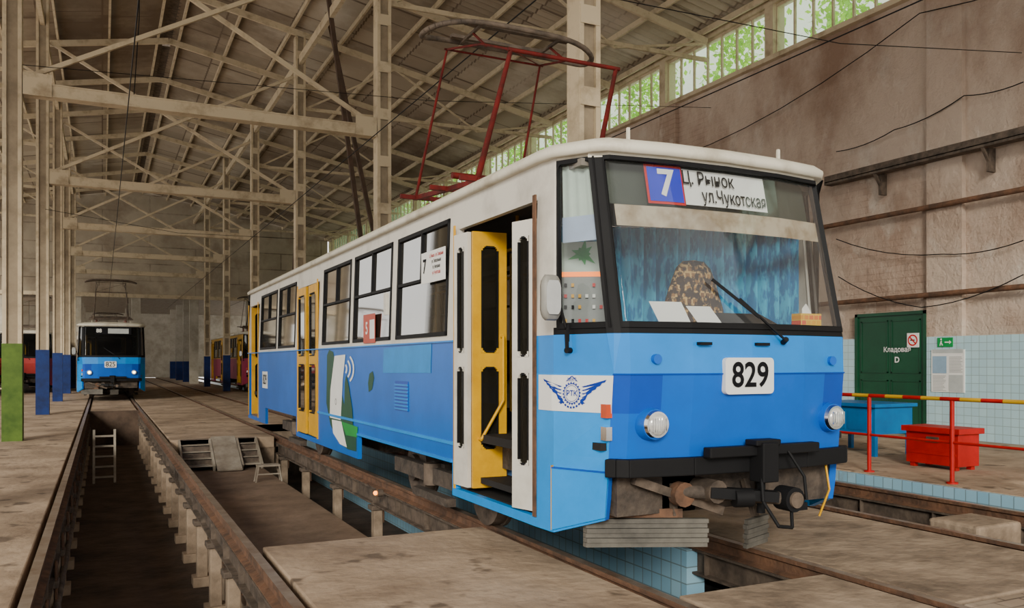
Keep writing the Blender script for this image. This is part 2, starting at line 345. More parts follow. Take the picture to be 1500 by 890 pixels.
# roof
b=MB(); pitch=.15; N_=int((Y1-Y0)/pitch)
for sgn,xe in ((1,15.95),(-1,-11.5)):
    r0=[];r1=[]
    for i in range(N_+1):
        yv=Y0+i*pitch; o=.075 if i%2 else 0
        r0.append((2.17+sgn*.14,yv,zr(2.3)+o)); r1.append((xe,yv,zr(xe)+o))
    b.grid([r0,r1],rooft,False)
wl(b,'ceiling')
b=MB(); y=Y0
while y<Y1: b.box(1.95,2.39,y,y+4.25,13.52,13.64,rustg); y+=4.6
wl(b,'trim_61')
for s in (1,-1):
    for i in range(9):
        x=2.17+s*(.35+1.6*i)
        if x>15.4 or x<-11.2: continue
        z=zr(x)-.1
        fin('purlin',MB().box(x-.035,x+.035,Y0,Y1,z-.08,z+.08,cream),None,'cream steel purlin under the corrugated roof','purlin','roof purlins')
def truss(y,main):
    b=MB()
    for s,xe in ((1,15.5),(-1,-11.2)):
        b.beam((2.17,y,zr(2.17)-.3),(xe,y,zr(xe)-.3),.09,.2,cream)
    if main:
        zc=10.0
        for xa,xb in ((6.1,15.5),(-1.76,-11.2)):
            s=1 if xb>xa else -1
            b.beam((xa,y,zc),(xb,y,zc+.15),.08,.11,cream)
            L=abs(xb-xa); k=3
            for i in range(k):
                x0=xa+s*L*i/k; x1=xa+s*L*(i+1)/k
                if i%2==0: b.beam((x0,y,zc),(x1,y,zr(x1)-.35),.05,.06,cream)
                else: b.beam((x0,y,zr(x0)-.35),(x1,y,zc),.05,.06,cream)
    return fin('roof_truss',b,None,'cream painted steel roof truss' if main else 'cream painted steel rafter pair','roof truss','roof trusses')
fy_=[9.9+9.2*i for i in range(-1,6)]
for y in fy_: truss(y,True); truss(y+4.6,False)
for y in fy_[1:]:
    b=MB(); z=6.92; x0,x1=-1.4,5.74
    b.box(x0,x1,y-.15,y+.15,z+.1,z+.125,cream); b.box(x0,x1,y-.15,y+.15,z-.125,z-.1,cream); b.box(x0,x1,y-.13,y-.11,z-.1,z+.1,cream); b.box(x0,x1,y+.11,y+.13,z-.1,z+.1,cream)
    b.box(x0,x0+.5,y-.165,y-.15,z-.14,z+.3,cream); b.box(x1-.5,x1,y-.165,y-.15,z-.14,z+.3,cream)
    fin('tie_beam',b,None,'cream riveted steel beam spanning between the columns','beam','tie beams')
    b=MB(); b.beam((-1.38,y-.05,7.12),(5.7,y-.05,11.0),.08,.09,cream); b.beam((-1.38,y+.06,11.0),(5.7,y+.06,7.12),.08,.09,cream)
    fin('cross_brace',b,None,'cream steel cross bracing above the tie beam','brace','cross braces')
def column(x,y,paint,lab,lat):
    r=root('column',(x,y,0),lab,'column','hall columns')
    b=MB(); T=zr(x)-.45; w=.13; h=.17
    for s in (-1,1):
        b.box(x+s*w-.035,x+s*w+.035,y-h,y+h,0,T,cream)
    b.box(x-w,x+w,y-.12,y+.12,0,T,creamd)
    if lat:
        z=.6
        while z<T: b.box(x-w-.02,x+w+.02,y-h-.012,y-h,z,z+.25,cream); b.box(x-w-.02,x+w+.02,y+h,y+h+.012,z,z+.25,cream); z+=1.1
    fin('shaft',b,r)
    b=MB(); b.box(x-w-.045,x+w+.045,y-h-.016,y+h+.016,.0,1.9,paint); fin('painted_base',b,r,'green paint' if paint is greenp else 'blue paint')
    return r
for i,y in enumerate(fy_[1:]):
    column(-1.58,y,greenp if y<20 else navy,'cream steel column with green painted base' if y<20 else 'cream steel column with blue painted base',False)
    column(5.92,y,navy,'cream steel column with blue painted base',True)
for x in (-1.58,5.92):
    fin('longitudinal_beam',MB().box(x-.06,x+.06,9.9,Y1,11.42,11.7,cream),None,'cream steel beam running along the column row','beam','longitudinal beams')
dk=mat('dark_timber',(.1,.06,.04),.8,0,(.06,.038,.025),3)
for u0,u1,v0,v1,yy in ((487,528,40,345,24),(503,548,130,345,25.4),(440,428,230,440,33)):
    a=Vector(on_y(yy,u0,v0)); c=Vector(on_y(yy,u1,v1))
    t=a.z/(a.z-c.z); c=a+(c-a)*t; c.z=.0
    a=c+(a-c)*((zr(a.x)-.5)/a.z)
    fin('timber_strut',MB().beam(a,c,.1,.12,dk),None,'thin dark brown inclined strut rising to the roof','strut','timber struts')
# right wall furniture ---------------------------------
def wallp(u,v,X=15.33): return on_x(X,u,v)
def pipe(name,pts,r,mt,lab,cat='pipe',grp=None):
    return fin(name,MB().tube(pts,r,mt,8),None,lab,cat,grp)
pipe('wall_pipe',[(15.3,2,4.75),(15.3,15.6,4.72)],.055,rust,'brown heating pipe running along the plaster wall',grp='wall pipes')
pipe('wall_pipe',[(15.3,2,2.98),(15.3,15.6,2.9)],.055,rust,'brown heating pipe running along the plaster wall',grp='wall pipes')
b=MB(); b.box(15.12,15.36,2,14.4,5.65,5.72,rustg); b.box(15.12,15.15,2,14.4,5.7,5.85,rustg); b.tube([(15.25,2,5.78),(15.25,8,5.8),(15.25,14.3,5.78)],.055,black)
for y in (3,5.5,8,10.5,13): b.beam((15.4,y,5.3),(15.14,y,5.65),.05,.05,rustg); b.box(15.3,15.49,y-.03,y+.03,5.2,5.66,rustg)
fin('cable_tray',b,None,'dark cable tray with thick black cables on the wall','cable tray')
pipe('conduit',[(15.1,14.5,5.8),(15.1,14.62,5.5),(15.1,14.65,2.2),(15.3,14.65,1.9)],.07,black,'thick black cable conduit dropping down the wall')
def cable(pts,lab='thin black electric cable sagging along the wall',r=.011):
    P=[]
    for i in range(len(pts)-1):
        a=Vector(pts[i]); c=Vector(pts[i+1])
        for k in range(6): t=k/6; q=a.lerp(c,t); q.z-=.3*4*t*(1-t)*min(1,(c-a).length/6); P.append(q)
    P.append(Vector(pts[-1])); return fin('cable',MB().tube(P,r,black,6),None,lab,'cable','cables')
cable([wallp(1225,222),wallp(1310,190),wallp(1412,140),wallp(1499,120)])
cable([wallp(1225,350),wallp(1380,372),wallp(1499,352)]); cable([wallp(1228,405,15.2),wallp(1350,450,15.2),wallp(1499,402,15.2)])
cable([(15.3,30,8.3),(15.3,20,7.6),(15.3,12,8.8),(15.3,5,8.6)])
for i,(x,z) in enumerate(((4.07,5.3),(.34,5.3),(7.7,5.3))):
    fin('overhead_wire',MB().tube([(x,2,z+.03),(x,20,z),(x,63.8,z)],.008,black,6),None,'thin black overhead contact wire above the track','wire','overhead wires')
for k,(a,c) in enumerate((((-1.4,18.8,7.3),(15.4,18.8,8.7)),((6.1,9.9,6.6),(15.4,9.9,7.3)),((-1.5,28,6),(5.7,28,5.6)))):
    fin('span_wire',MB().tube([a,Vector(a).lerp(Vector(c),.5)-Vector((0,0,.25)),c],.007,black,6),None,'thin black span wire between columns','wire','span wires')
fin('hanging_cord',MB().tube([(.75,20,13.0),(.72,20,9),(.6,20,7.05)],.012,black,6),None,'thin black cord hanging from the roof','cord')
# door
b=MB(); b.box(WX-.1,WX,11.97,13.66,.0,2.55,doorg)
for ya,yb in ((12.05,12.78),(12.86,13.58)):
    for za,zz in ((.1,1.15),(1.3,2.45)):
        b.box(WX-.115,WX-.1,ya,yb,za,za+.03,doorg); b.box(WX-.115,WX-.1,ya,yb,zz-.03,zz,doorg); b.box(WX-.115,WX-.1,ya,ya+.03,za,zz,doorg); b.box(WX-.115,WX-.1,yb-.03,yb,za,zz,doorg)
b.box(WX-.14,WX-.09,11.9,11.97,0,2.62,doorg); b.box(WX-.14,WX-.09,13.66,13.73,0,2.62,doorg); b.box(WX-.14,WX-.09,11.9,13.73,2.55,2.62,doorg)
p=wallp(1314,512,WX-.12); addtext(b,'Кладовая',.15,fx(WX-.122,p[1],p[2]),paper,.015)
p=wallp(1314,527,WX-.12); addtext(b,'D',.17,fx(WX-.122,p[1],p[2]),paper,.03)
wl(b,'door_1')
def disc(mb,fn,r0,r1,mt,n=28,sx=1):
    vs=[fn(r0*sx*math.cos(2*math.pi*i/n),r0*math.sin(2*math.pi*i/n)) for i in range(n)]+[fn(r1*sx*math.cos(2*math.pi*i/n),r1*math.sin(2*math.pi*i/n)) for i in range(n)]
    mb.add(vs,[(i,(i+1)%n,n+(i+1)%n,n+i) for i in range(n)],mt)
def rect(mb,fn,x0,x1,z0,z1,mt): mb.add([fn(x0,z0),fn(x1,z0),fn(x1,z1),fn(x0,z1)],[(0,1,2,3)],mt)
def sgn(name,u,v,w,h,base,draw,lab,X=WX-.16,cat='sign'):
    p=on_x(X,u,v); b=MB(); b.box(X,X+.02,p[1]-w/2,p[1]+w/2,p[2]-h/2,p[2]+h/2,base)
    draw(b,fx(X-.004,p[1],p[2]),w,h); return fin(name,b,None,lab,cat)
redi=mat('sign_red',(.6,.005,.005),.5); greeni=mat('sign_green',(0,.28,.06),.5)
greyprint=mat('faded_grey_print',(.5,.53,.52),.7); blueprint=mat('faded_blue_print',(.3,.45,.6),.7); inkg=mat('grey_ink',(.3,.3,.3),.7)
def d1(b,f,w,h):
    disc(b,f,.09,.12,redi); rect(b,f,-.06,.05,-.012,.012,inkb)
    g=lambda a,c:(f(a,c)[0]-.002,f(a,c)[1],f(a,c)[2]); b.add([g(-.085,.065),g(-.065,.085),g(.085,-.065),g(.065,-.085)],[(0,1,2,3)],redi)
sgn('no_smoking_sign',1337,498,.28,.3,paper,d1,'white no-smoking sign with red ring on the green door',X=WX-.135)
def d2(b,f,w,h):
    rect(b,f,.0,.11,-.012,.012,paper); b.add([f(.1,.04),f(.1,-.04),f(.15,0)],[(0,2,1)],paper)
    disc(b,(lambda a,c:f(a-.08,c+.06)),0.0005,.02,paper,10); b.add([f(-.12,-.07),f(-.1,-.07),f(-.06,.03),f(-.09,.03)],[(0,1,2,3)],paper); b.add([f(-.06,-.07),f(-.035,-.06),f(-.07,0),f(-.09,-.01)],[(0,1,2,3)],paper)
sgn('emergency_exit_sign',1384,501,.34,.19,greeni,d2,'small green exit sign with running figure and arrow')
def d3(b,f,w,h):
    g=lambda a,c:(f(a,c)[0]-.002,f(a,c)[1],f(a,c)[2])
    rect(b,f,-.34,.34,.36,.44,greyprint); rect(b,f,-.34,-.02,-.05,.3,blueprint); rect(b,f,.03,.34,-.42,-.08,greyprint)
    for i in range(11):
        z=.28-.03*i; rect(b,g,.04,.34-.08*random.random(),z-.004,z+.004,inkg)
    for i in range(11):
        z=-.1-.03*i; rect(b,g,-.33,-.02-.08*random.random(),z-.004,z+.004,inkg)
sgn('notice_poster',1388,543,.74,.86,paper,d3,'white printed notice poster on the tiled pilaster',cat='poster')
# railing
r=root('railing',(9.7,7.2,0),'red railing with red and yellow striped top bar beside the pit','railing')
X=9.68
for y in (10.9,9.65,8.4,7.12,5.85,4.6):
    b=MB(); b.cyl((X,y,0),(X,y,1.05),.028,redp); b.cyl((X,y,0),(X,y,.02),.07,redp); fin('post',b,r)
b=MB(); yy=4.2; i=0
ystr=mat('stripe_yellow',(.7,.4,.01),.5)
while yy<11: b.cyl((X,yy,1.07),(X,yy+.28,1.07),.026,(redp,ystr)[i%2]); yy+=.28; i+=1
fin('top_rail',b,r,'red and yellow striped bar')
fin('mid_rail',MB().cyl((X,4.2,.52),(X,11,.52),.018,redp),r)
b=MB(); b.box(10.8,11.25,7.85,8.7,.06,.52,redp); b.box(10.75,11.3,7.8,8.75,.52,.6,redp)
for x in (10.82,11.15):
    for y in (7.9,8.57): b.box(x,x+.08,y,y+.08,0,.06,redp)
b.box(10.78,10.8,8.15,8.35,.38,.46,rustg); b.box(10.79,10.8,7.88,8.65,.2,.24,redp)
fin('red_chest',b,None,'low red metal storage chest standing on the floor','chest',bevel=.012)
r=root('blue_table',(11.7,10.2,0),'blue painted metal workbench on the floor','workbench')
fin('table_top',MB().box(11.2,12.2,9.6,11.0,.8,.86,tablec),r,bevel=.01)
fin('body',MB().box(11.26,12.14,9.66,10.94,.36,.8,tablec).box(11.25,11.26,9.72,10.2,.42,.72,tablec).box(11.25,11.26,10.26,10.88,.42,.72,tablec),r)
for x in (11.26,12.06):
    for y in (9.66,10.86): fin('leg',MB().beam((x+.04,y+.04,.36),(x+.04,y+.04,0),.07,.07,tablec),r)
# ================================================================ TRAM
XC=4.07
T=root('tram',(XC,12,0),'blue and white tram numbered 829 standing over the pit, door open','tram')
Cc=[(1.25,5.40,1.21,5.40),(1.235,5.15,1.19,5.22),(1.04,4.68,1.02,4.95),(0.96,4.60,0.95,4.87),(0.5,4.53,0.5,4.81),(0,4.51,0,4.79)]
def colx(i,z):
    sg=-1
    if i>5: i=10-i; sg=1
    a=int(min(math.floor(i),4)); f=i-a
    t=min(1,max(0,(z-1.73)/1.24))
    q=[]
    for c in (Cc[a],Cc[a+1]):
        x=c[0]+(c[2]-c[0])*t; y=c[1]+(c[3]-c[1])*t; q.append((x,y))
    x=q[0][0]*(1-f)+q[1][0]*f; y=q[0][1]*(1-f)+q[1][1]*f
    if z<1.46: y+=(1.46-z)*.09*min(1,max(0,i-1))
    elif z<1.73: y+=(z-1.46)*.06*min(1,max(0,i-1))
    return (XC+sg*x,y+(.016 if z>=1.73 and i>2 else 0))
def cp(i,z,out=0):
    x,y=colx(i,z)
    if out:
        e=.02; x0,y0=colx(max(0,i-e),z); x1,y1=colx(min(10,i+e),z); dx,dy=x1-x0,y1-y0; l=math.hypot(dx,dy); x+=dy/l*out; y-=dx/l*out
    return (x,y,z)
def sx(z,s=-1):
    t=min(1,max(0,(z-1.73)/1.24)); return XC+s*(1.25-.04*t)
def zlow(i,z):
    i=min(i,10-i); return z+(.13*min(1,max(0,i-1)) if z<.4 else 0)
WT=2.95
b=MB()
ci=[0,1,1.07,1.98,2,2.5,2.6,3,3.5,4,4.5,5]; ci=ci+[10-c for c in ci[:-1]][::-1]
zs=[.35,.62,.9,1.2,1.46,1.73,1.78,2.1,2.5,WT,2.99]
for a,c in zip(ci,ci[1:]):
    m_=(a+c)/2; mm=min(m_,10-m_)
    for z0,z1 in zip(zs,zs[1:]):
        zm=(z0+z1)/2
        if mm>2.0 and zm<.9: continue
        if 1.78<zm<WT and (1.07<mm<1.98 or mm>2.6): continue
        if zm>1.78: mt=white if mm<1.07 else black if zm<WT else roofw
        elif zm>1.73: mt=black if mm>1 else white
        elif zm>1.46: mt=blueA
        elif mm<1.98: mt=blueC
        elif mm<3.5 and zm>1.2: mt=blueD  # darker blue stands in for the shade of a nose facet
        else: mt=blueB
        o=[cp(a,z0),cp(c,z0),cp(c,z0,-.05),cp(a,z0,-.05)]
        o=[(p[0],p[1],zlow(q,p[2])) for p,q in zip(o,(a,c,c,a))]+[cp(a,z1),cp(c,z1),cp(c,z1,-.05),cp(a,z1,-.05)]
        b.hexa(o,mt)
for i0,i1 in ((2,3),(3,4),(4,5),(5,6),(6,7),(7,8)):
    b.hexa([cp(i0,1.455,.008),cp(i1,1.455,.008),cp(i1,1.455,-.01),cp(i0,1.455,-.01),cp(i0,1.465,.01),cp(i1,1.465,.01),cp(i1,1.465,-.01),cp(i0,1.465,-.01)],blueD)
fin('cab_shell',b,T,'blue lower panels and white posts around the driver cab')
wins=[(7.13,8.61),(8.80,10.32),(10.49,11.96),(13.85,15.3),(15.5,17.2)]
doors=[(5.42,6.92),(12.25,13.6),(17.45,18.6)]
def sideshell(s,wins,doors):
    ys={5.4,18.7,7.0,10.1,13.75,16.6}
    for w in wins+doors: ys|=set(w)
    ys=sorted(ys); zz=[.35,.42,.66,.8,1.15,1.5,1.73,1.78,2.72,2.85,2.99]; b=MB()
    for y0,y1 in zip(ys,ys[1:]):
        ym=(y0+y1)/2
        for z0,z1 in zip(zz,zz[1:]):
            zm=(z0+z1)/2
            if any(w[0]<ym<w[1] and 1.78<zm<2.85 for w in wins): continue
            if any(w[0]<ym<w[1] and .42<zm<2.72 for w in doors): continue
            if zm<.66 and (7.0<ym<10.1 or 13.75<ym<16.6): continue
            mt=white if zm>1.73 else blueS if zm>.66 or ym>7 else blueC
            xa,xb=sx(z0,s),sx(z1,s); d=-s*.05
            b.hexa([(xa,y0,z0),(xa,y1,z0),(xa+d,y1,z0),(xa+d,y0,z0),(xb,y0,z1),(xb,y1,z1),(xb+d,y1,z1),(xb+d,y0,z1)],mt)
    return b
fin('door_side_wall',sideshell(-1,wins,doors),T,'blue side panels with white window posts')
winsR=[(5.6,6.92)]+wins[:3]+[(12.25,13.6)]+wins[3:]
fin('far_side_wall',sideshell(1,winsR,[]),T)
b=MB(); X=sx(1)
b.box(X-.015,X,6.95,12.2,.8,.83,blueC); b.box(X-.015,X,7.0,10.1,.64,.67,blueA)
b.box(X-.02,X,6.95,18.7,1.72,1.735,blueA)
for y0,y1 in doors:
    b.box(X-.012,X,y0-.045,y0,.42,2.75,rust if y0<6 else yellow); b.box(X-.012,X,y1,y1+.03,.42,2.75,yellow)
fin('side_trim',b,T,'thin trim strips and door edges')
b=MB(); tp=[(-1.25,18.7),(-1.1,19.15),(-.8,19.3),(.8,19.3),(1.1,19.15),(1.25,18.7)]
for (xa,ya),(xb,yb) in zip(tp,tp[1:]):
    for z0,z1,mt in ((.5,1.73,blueS),(1.73,1.8,white),(1.8,2.85,black),(2.85,2.99,white)):
        b.add([(XC+xa,ya,z0),(XC+xb,yb,z0),(XC+xb,yb,z1),(XC+xa,ya,z1)],[(0,1,2,3)],mt)
fin('tail_shell',b,T)
ol=[cp(i,2.99)[:2] for i in (0,1,2,3,4,5,6,7,8,9,10)]+[(XC+x*.97,y) for x,y in tp[::-1]]
def ring(d,z): 
    ym=12.0
    return [(XC+(x-XC)*(1-d/1.25),ym+(y-ym)*(1-d/7.4),z) for x,y in ol]
b=MB(); b.grid([ring(-.0,2.98),ring(-.045,2.98),ring(-.055,3.03),ring(0.0,3.08),ring(.2,3.13),ring(.6,3.16),ring(1.1,3.18)],roofw,True,True)
b.add(ring(1.1,3.18),[tuple(range(len(ol)))],roofw); b.add(ring(0,2.985),[tuple(range(len(ol)))],white)
fin('roof',b,T,'rounded off-white roof')
for x in (3.35,4.75): fin('roof_pin',MB().box(x-.01,x+.01,4.98,5.0,3.07,3.2,roofw),T)
fin('roof_box',MB().box(XC-.45,XC+.45,11.4,13.2,3.15,3.36,roofw),T,bevel=.03); fin('roof_box',MB().box(XC-.4,XC+.4,14.5,15.8,3.15,3.33,roofw),T,bevel=.03)
def window(y0,y1,z0,z1,s=-1,bar=2.33):
    b=MB(); X=lambda z:sx(z,s)
    t=.04; o=s*.012
    def bx(a,c,e,f): b.hexa([(X(e)+o,a,e),(X(e)+o,c,e),(X(e)-s*.04,c,e),(X(e)-s*.04,a,e),(X(f)+o,a,f),(X(f)+o,c,f),(X(f)-s*.04,c,f),(X(f)-s*.04,a,f)],black)
    bx(y0,y1,z0,z0+t);bx(y0,y1,z1-t,z1);bx(y0,y0+t,z0,z1);bx(y1-t,y1,z0,z1);bx(y0,y1,bar,bar+.03); ym=(y0+y1)/2; bx(ym-.015,ym+.015,bar,z1)
    b.add([(X(z0)-s*.015,y0,z0),(X(z0)-s*.015,y1,z0),(X(z1)-s*.015,y1,z1),(X(z1)-s*.015,y0,z1)],[(0,1,2,3)],gwin)
    return fin('window',b,T,'side window with black rubber seal')
for y0,y1 in wins: window(y0,y1,1.78,2.85)
for y0,y1 in winsR: window(y0,y1,1.78,2.85,1)
def fglass(a,c,z0,z1,name,n=8):
    b=MB(); st=[a+(c-a)*i/n for i in range(n+1)]
    st=sorted(set(st+[k for k in range(int(a)+1,int(c)+1) if a<k<c]))
    b.grid([[cp(i,z,-.02) for i in st] for z in (z0,z1)],gfr,True)
    def bar(i0,i1,za,zb,o=.012): b.hexa([cp(i0,za,o),cp(i1,za,o),cp(i1,za,-.03),cp(i0,za,-.03),cp(i0,zb,o),cp(i1,zb,o),cp(i1,zb,-.03),cp(i0,zb,-.03)],black)
    for i0,i1 in zip(st,st[1:]): bar(i0,i1,z0-.01,z0+.03); bar(i0,i1,z1-.02,z1+.01)
    e=.04
    for z in [z0+(z1-z0)*k/4 for k in range(4)]: bar(a,a+e,z,z+(z1-z0)/4); bar(c-e,c,z,z+(z1-z0)/4)
    for i,s in ((a,1),(c,-1)):
        for z,t in ((z0,1),(z1,-1)):
            b.add([cp(i,z,.013),cp(i+s*.16,z,.013),cp(i+s*.06,z+t*.035,.013),cp(i,z+t*.1,.013)],[(0,1,2,3)],black)
    return fin(name,b,T)
fglass(2.6,7.4,1.78,WT,'windshield',10)['label']='large two-radius windshield in black rubber'
fglass(1.07,1.98,1.78,WT,'corner_window',3); fglass(8.02,8.93,1.78,WT,'corner_window',3)
b=MB(); b.box(XC-1.15,XC+1.15,5.3,18.8,.85,.92,dark); b.box(XC-1.1,XC+1.1,4.75,5.3,.95,1.0,dark)
b.box(XC-1.1,XC+1.1,5.0,18.8,2.9,2.95,mat('ceiling_panel',(.22,.2,.17),.7))
b.box(XC-1.15,XC-.75,5.45,6.9,.5,.55,dark); b.box(XC-1.15,XC-.5,12.3,13.55,.5,.55,dark)
fin('interior_floor',b,T,'dark interior floor and ceiling')
seatm=mat('seat_dark',(.1,.045,.03),.6)
b=MB(); b.box(0,.4,0,.42,.42,.48,seatm); b.beam((.2,.42,.45),(.2,.52,.92),.4,.05,seatm); b.box(.17,.23,.18,.24,0,.42,greyst)
s0=None
for x in (XC-1.12,XC+.68):
    for y in ((7.4,8.3,9.2,10.1,11.0,14.2,15.1,16.0,16.9) if x<XC else (7.4,8.3,9.2,10.1,11.0,11.9,12.8,13.7,14.6,15.5,16.4)):
        if s0 is None:
            bb=MB(); bb.v=[(p[0]+x,p[1]+y,p[2]+.92) for p in b.v]; bb.f=b.f; bb.m=b.m; bb.sm=b.sm; bb.mats=b.mats; s0=fin('seat',bb,T); s0l=Vector(s0.location); x0_,y0_=x,y
        else:
            n=s0.copy(); COL.objects.link(n); n.parent=T; n.location=s0l+Vector((x-x0_,y-y0_,0)); WO[n]=WO[s0]+Vector((x-x0_,y-y0_,0))
b=MB()
for y in (7.0,9.5,12.15,13.7,16.5):
    for x in (XC-.6,XC+.55): b.cyl((x,y,.92),(x,y,2.9),.017,yellow)
for x in (XC-.6,XC+.55): b.cyl((x,7,2.6),(x,18,2.6),.017,yellow)
fin('grab_pole',b,T,'yellow interior grab poles')
pg_=mat('partition_grey',(.12,.12,.11),.6)
b=MB(); b.box(XC+.95,XC+1.1,6.06,6.1,1,2.9,pg_); b.box(XC-.9,XC+.95,6.06,6.1,.95,1.7,pg_); b.box(XC-.9,XC+1.1,6.04,6.1,2.55,2.9,pg_)
fin('cab_partition',b,T)
# pleated curtain; streaks in the colour give pattern and painted fold shade
curt=mat('blue_curtain',(.05,.38,.58),.75,0,(.015,.17,.36),16,lo=.46,hi=.54,stretch=(1,1,.35),spec=.1)
b=MB(); rows=[]; NC=220
for z in (1.4,1.7,2.0,2.3,2.62):
    rows.append([(3.2+1.96*i/NC,5.88-.66*i/NC+.05*math.sin(i*.62)*(1+.3*math.sin(i*.21+z)),z) for i in range(NC+1)])
b.grid(rows,curt); b.cyl((3.1,5.92,2.63),(5.17,5.2,2.63),.012,chrome)
fin('cab_curtain',b,T,'pleated light blue patterned curtain with painted fold shade')
seatc=brick('seat_cover_pattern',(0,2),(.35,.17,.04),(.1,.04,.02),(.5,.32,.12),.05,.05,.008,.5,.8,(.03,.015,.01),18,.45,.5)
b=MB(); rows=[]; scx=4.13
for z,w,d in ((1.3,.3,.09),(1.75,.3,.09),(1.95,.29,.09),(2.08,.24,.08),(2.18,.2,.075),(2.27,.16,.06),(2.32,.1,.04),(2.33,.01,.01)):
    rows.append([(scx+w*math.cos(t*2*math.pi/16),5.25+d*math.sin(t*2*math.pi/16),z) for t in range(16)])
b.grid(rows,seatc,True,True); b.box(3.9,4.42,5.08,5.38,1.2,1.32,dark); b.cyl((scx,5.25,.98),(scx,5.25,1.2),.06,dark)
fin('driver_seat',b,T,'driver seat with brown and gold patterned cover')
DZ=1.78
b=MB(); st=[2.5,3,4,5,6,7,7.5]
b.grid([[cp(i,DZ,-.06) for i in st],[(cp(i,DZ)[0],5.02,DZ) for i in st],[(cp(i,DZ)[0],5.04,1.1) for i in st]],mat('dash_grey',(.07,.075,.08),.6),False)
b.hexa([(3.95,4.76,DZ),(4.6,4.74,DZ),(4.6,5.0,DZ),(3.95,5.0,DZ),(4.0,4.85,DZ+.06),(4.55,4.82,DZ+.06),(4.55,4.98,DZ+.13),(4.0,4.98,DZ+.13)],dark)
fin('dashboard',b,T)
b=MB(); b.add([(3.5,4.80,DZ+.004),(3.75,4.77,DZ+.004),(3.73,4.88,DZ+.19),(3.47,4.91,DZ+.19)],[(0,1,2,3)],paper); fin('paper_sheet',b,None,'white paper sheet propped on the tram dashboard','paper')
b=MB(); b.add([(3.78,4.72,DZ+.004),(3.98,4.70,DZ+.004),(3.94,4.82,DZ+.16),(3.74,4.84,DZ+.16)],[(0,1,2,3)],paper); fin('paper_sheet',b,None,'white leaflet lying on the tram dashboard','paper')
tis=brick('tissue_box_print',(0,2),(.75,.42,.02),(.7,.06,.06),(.75,.5,.06),.05,.04,.004,.5,.6,None)
b=MB(); b.box(4.76,4.97,4.76,4.86,DZ,DZ+.13,tis)
b.add([(4.82,4.81,DZ+.13),(4.92,4.81,DZ+.13),(4.9,4.82,DZ+.18),(4.86,4.81,DZ+.21),(4.83,4.82,DZ+.17)],[(0,1,2,3,4)],paper); fin('tissue_box',b,None,'yellow and red patterned tissue box with white tissue','tissue box',bevel=.004)
cab=mat('control_panel_grey',(.25,.27,.26),.5); pale=mat('pale_green_panel',(.52,.63,.55),.6)
b=MB(); q0=(2.97,5.42); q1=(3.32,5.2)
def qp(a,z,o=0):
    dx,dy=q1[0]-q0[0],q1[1]-q0[1]; l=math.hypot(dx,dy); return (q0[0]+dx*a+dy/l*o,q0[1]+dy*a-dx/l*o,z)
b.hexa([qp(0,1.5),qp(1,1.5),qp(1,1.5,-.1),qp(0,1.5,-.1),qp(0,2.2),qp(1,2.2),qp(1,2.2,-.1),qp(0,2.2,-.1)],cab)
b.hexa([qp(0,2.2),qp(1,2.2),qp(1,2.2,-.1),qp(0,2.2,-.1),qp(0,2.42),qp(1,2.42),qp(1,2.42,-.1),qp(0,2.42,-.1)],pale)
b.add([qp(.1,2.165,.004),qp(.9,2.165,.004),qp(.9,2.2,.004),qp(.1,2.2,.004)],[(0,1,2,3)],mat('led_orange',(1,.2,.0),.5,0,(1,.16,.0),emit=1.6))
for i in range(7):
    for j,z in enumerate((2.1,2.02,1.94,1.84)):
        if random.random()<.25: continue
        mt=[redi,inkb,paper,yellow][random.randrange(4)]
        a=.12+.125*i; b.hexa([qp(a-.025,z-.01,.0),qp(a+.025,z-.01,.0),qp(a+.025,z-.01,.02),qp(a-.025,z-.01,.02),qp(a-.025,z+.015,.0),qp(a+.025,z+.015,.0),qp(a+.025,z+.015,.02),qp(a-.025,z+.015,.02)],mt)
gs=mat('green_splat',(0,.3,.04),.5)
for k in range(9):
    t=k*.7; r_=.055+.03*(k%3); c=(.55,2.33)
    b.add([qp(c[0]+.04*math.cos(t-.5)/.4,c[1]+.04*math.sin(t-.5),.006),qp(c[0]+r_*math.cos(t)/.4,c[1]+r_*math.sin(t),.006),qp(c[0]+.04*math.cos(t+.5)/.4,c[1]+.04*math.sin(t+.5),.006),qp(c[0],c[1],.006)],[(0,1,2,3)],gs)
fin('control_cabinet',b,T,'grey control cabinet with buttons and orange display')
b=MB(); b.grid([[cp(1.1+.84*i/12,z,-.06-.012*math.sin(i*2)) for i in range(13)] for z in (2.55,2.93)],pale); b.grid([[cp(1.1+.84*i/6,z,-.05) for i in range(7)] for z in (2.38,2.56)],mat('pale_blue_film',(.42,.52,.7),.5))
fin('side_blind',b,T,'pale cloth blind behind the corner window')
def gy(x,z):
    d=abs(x-XC); t=min(1,max(0,(z-1.73)/1.24)); return 4.51+.28*t+.016+(.04*d if d<.5 else .02+.15*(d-.5))
def bf(xc,zc,o): return lambda a,c:(xc+a,gy(xc+a,zc+c)+o,zc+c)
def srect(b,f,x0,x1,z0,z1,mt,n=6):
    for k in range(n): rect(b,f,x0+(x1-x0)*k/n,x0+(x1-x0)*(k+1)/n,z0,z1,mt)
b=MB(); b.grid([[(x,gy(x,z)+.035,z) for x in (3.14,3.35,3.57,4.07,4.57,4.8,4.99)] for z in (2.47,2.62)],mat('tan_visor',(.46,.39,.29),.6,0,(.26,.19,.11),4,lo=.4,hi=.6))
fin('sun_visor',b,T,'tan translucent sun visor strip')
b=MB(); zc=2.79
srect(b,bf(3.56,zc,.05),-.15,.15,-.145,.14,redi); srect(b,bf(3.56,zc,.044),-.135,.135,-.127,.122,signblue); addtext(b,'7',.27,bf(3.56,zc,.036),paper,.025)
fin('route_number_board',b,T,'blue board with red border and white 7')
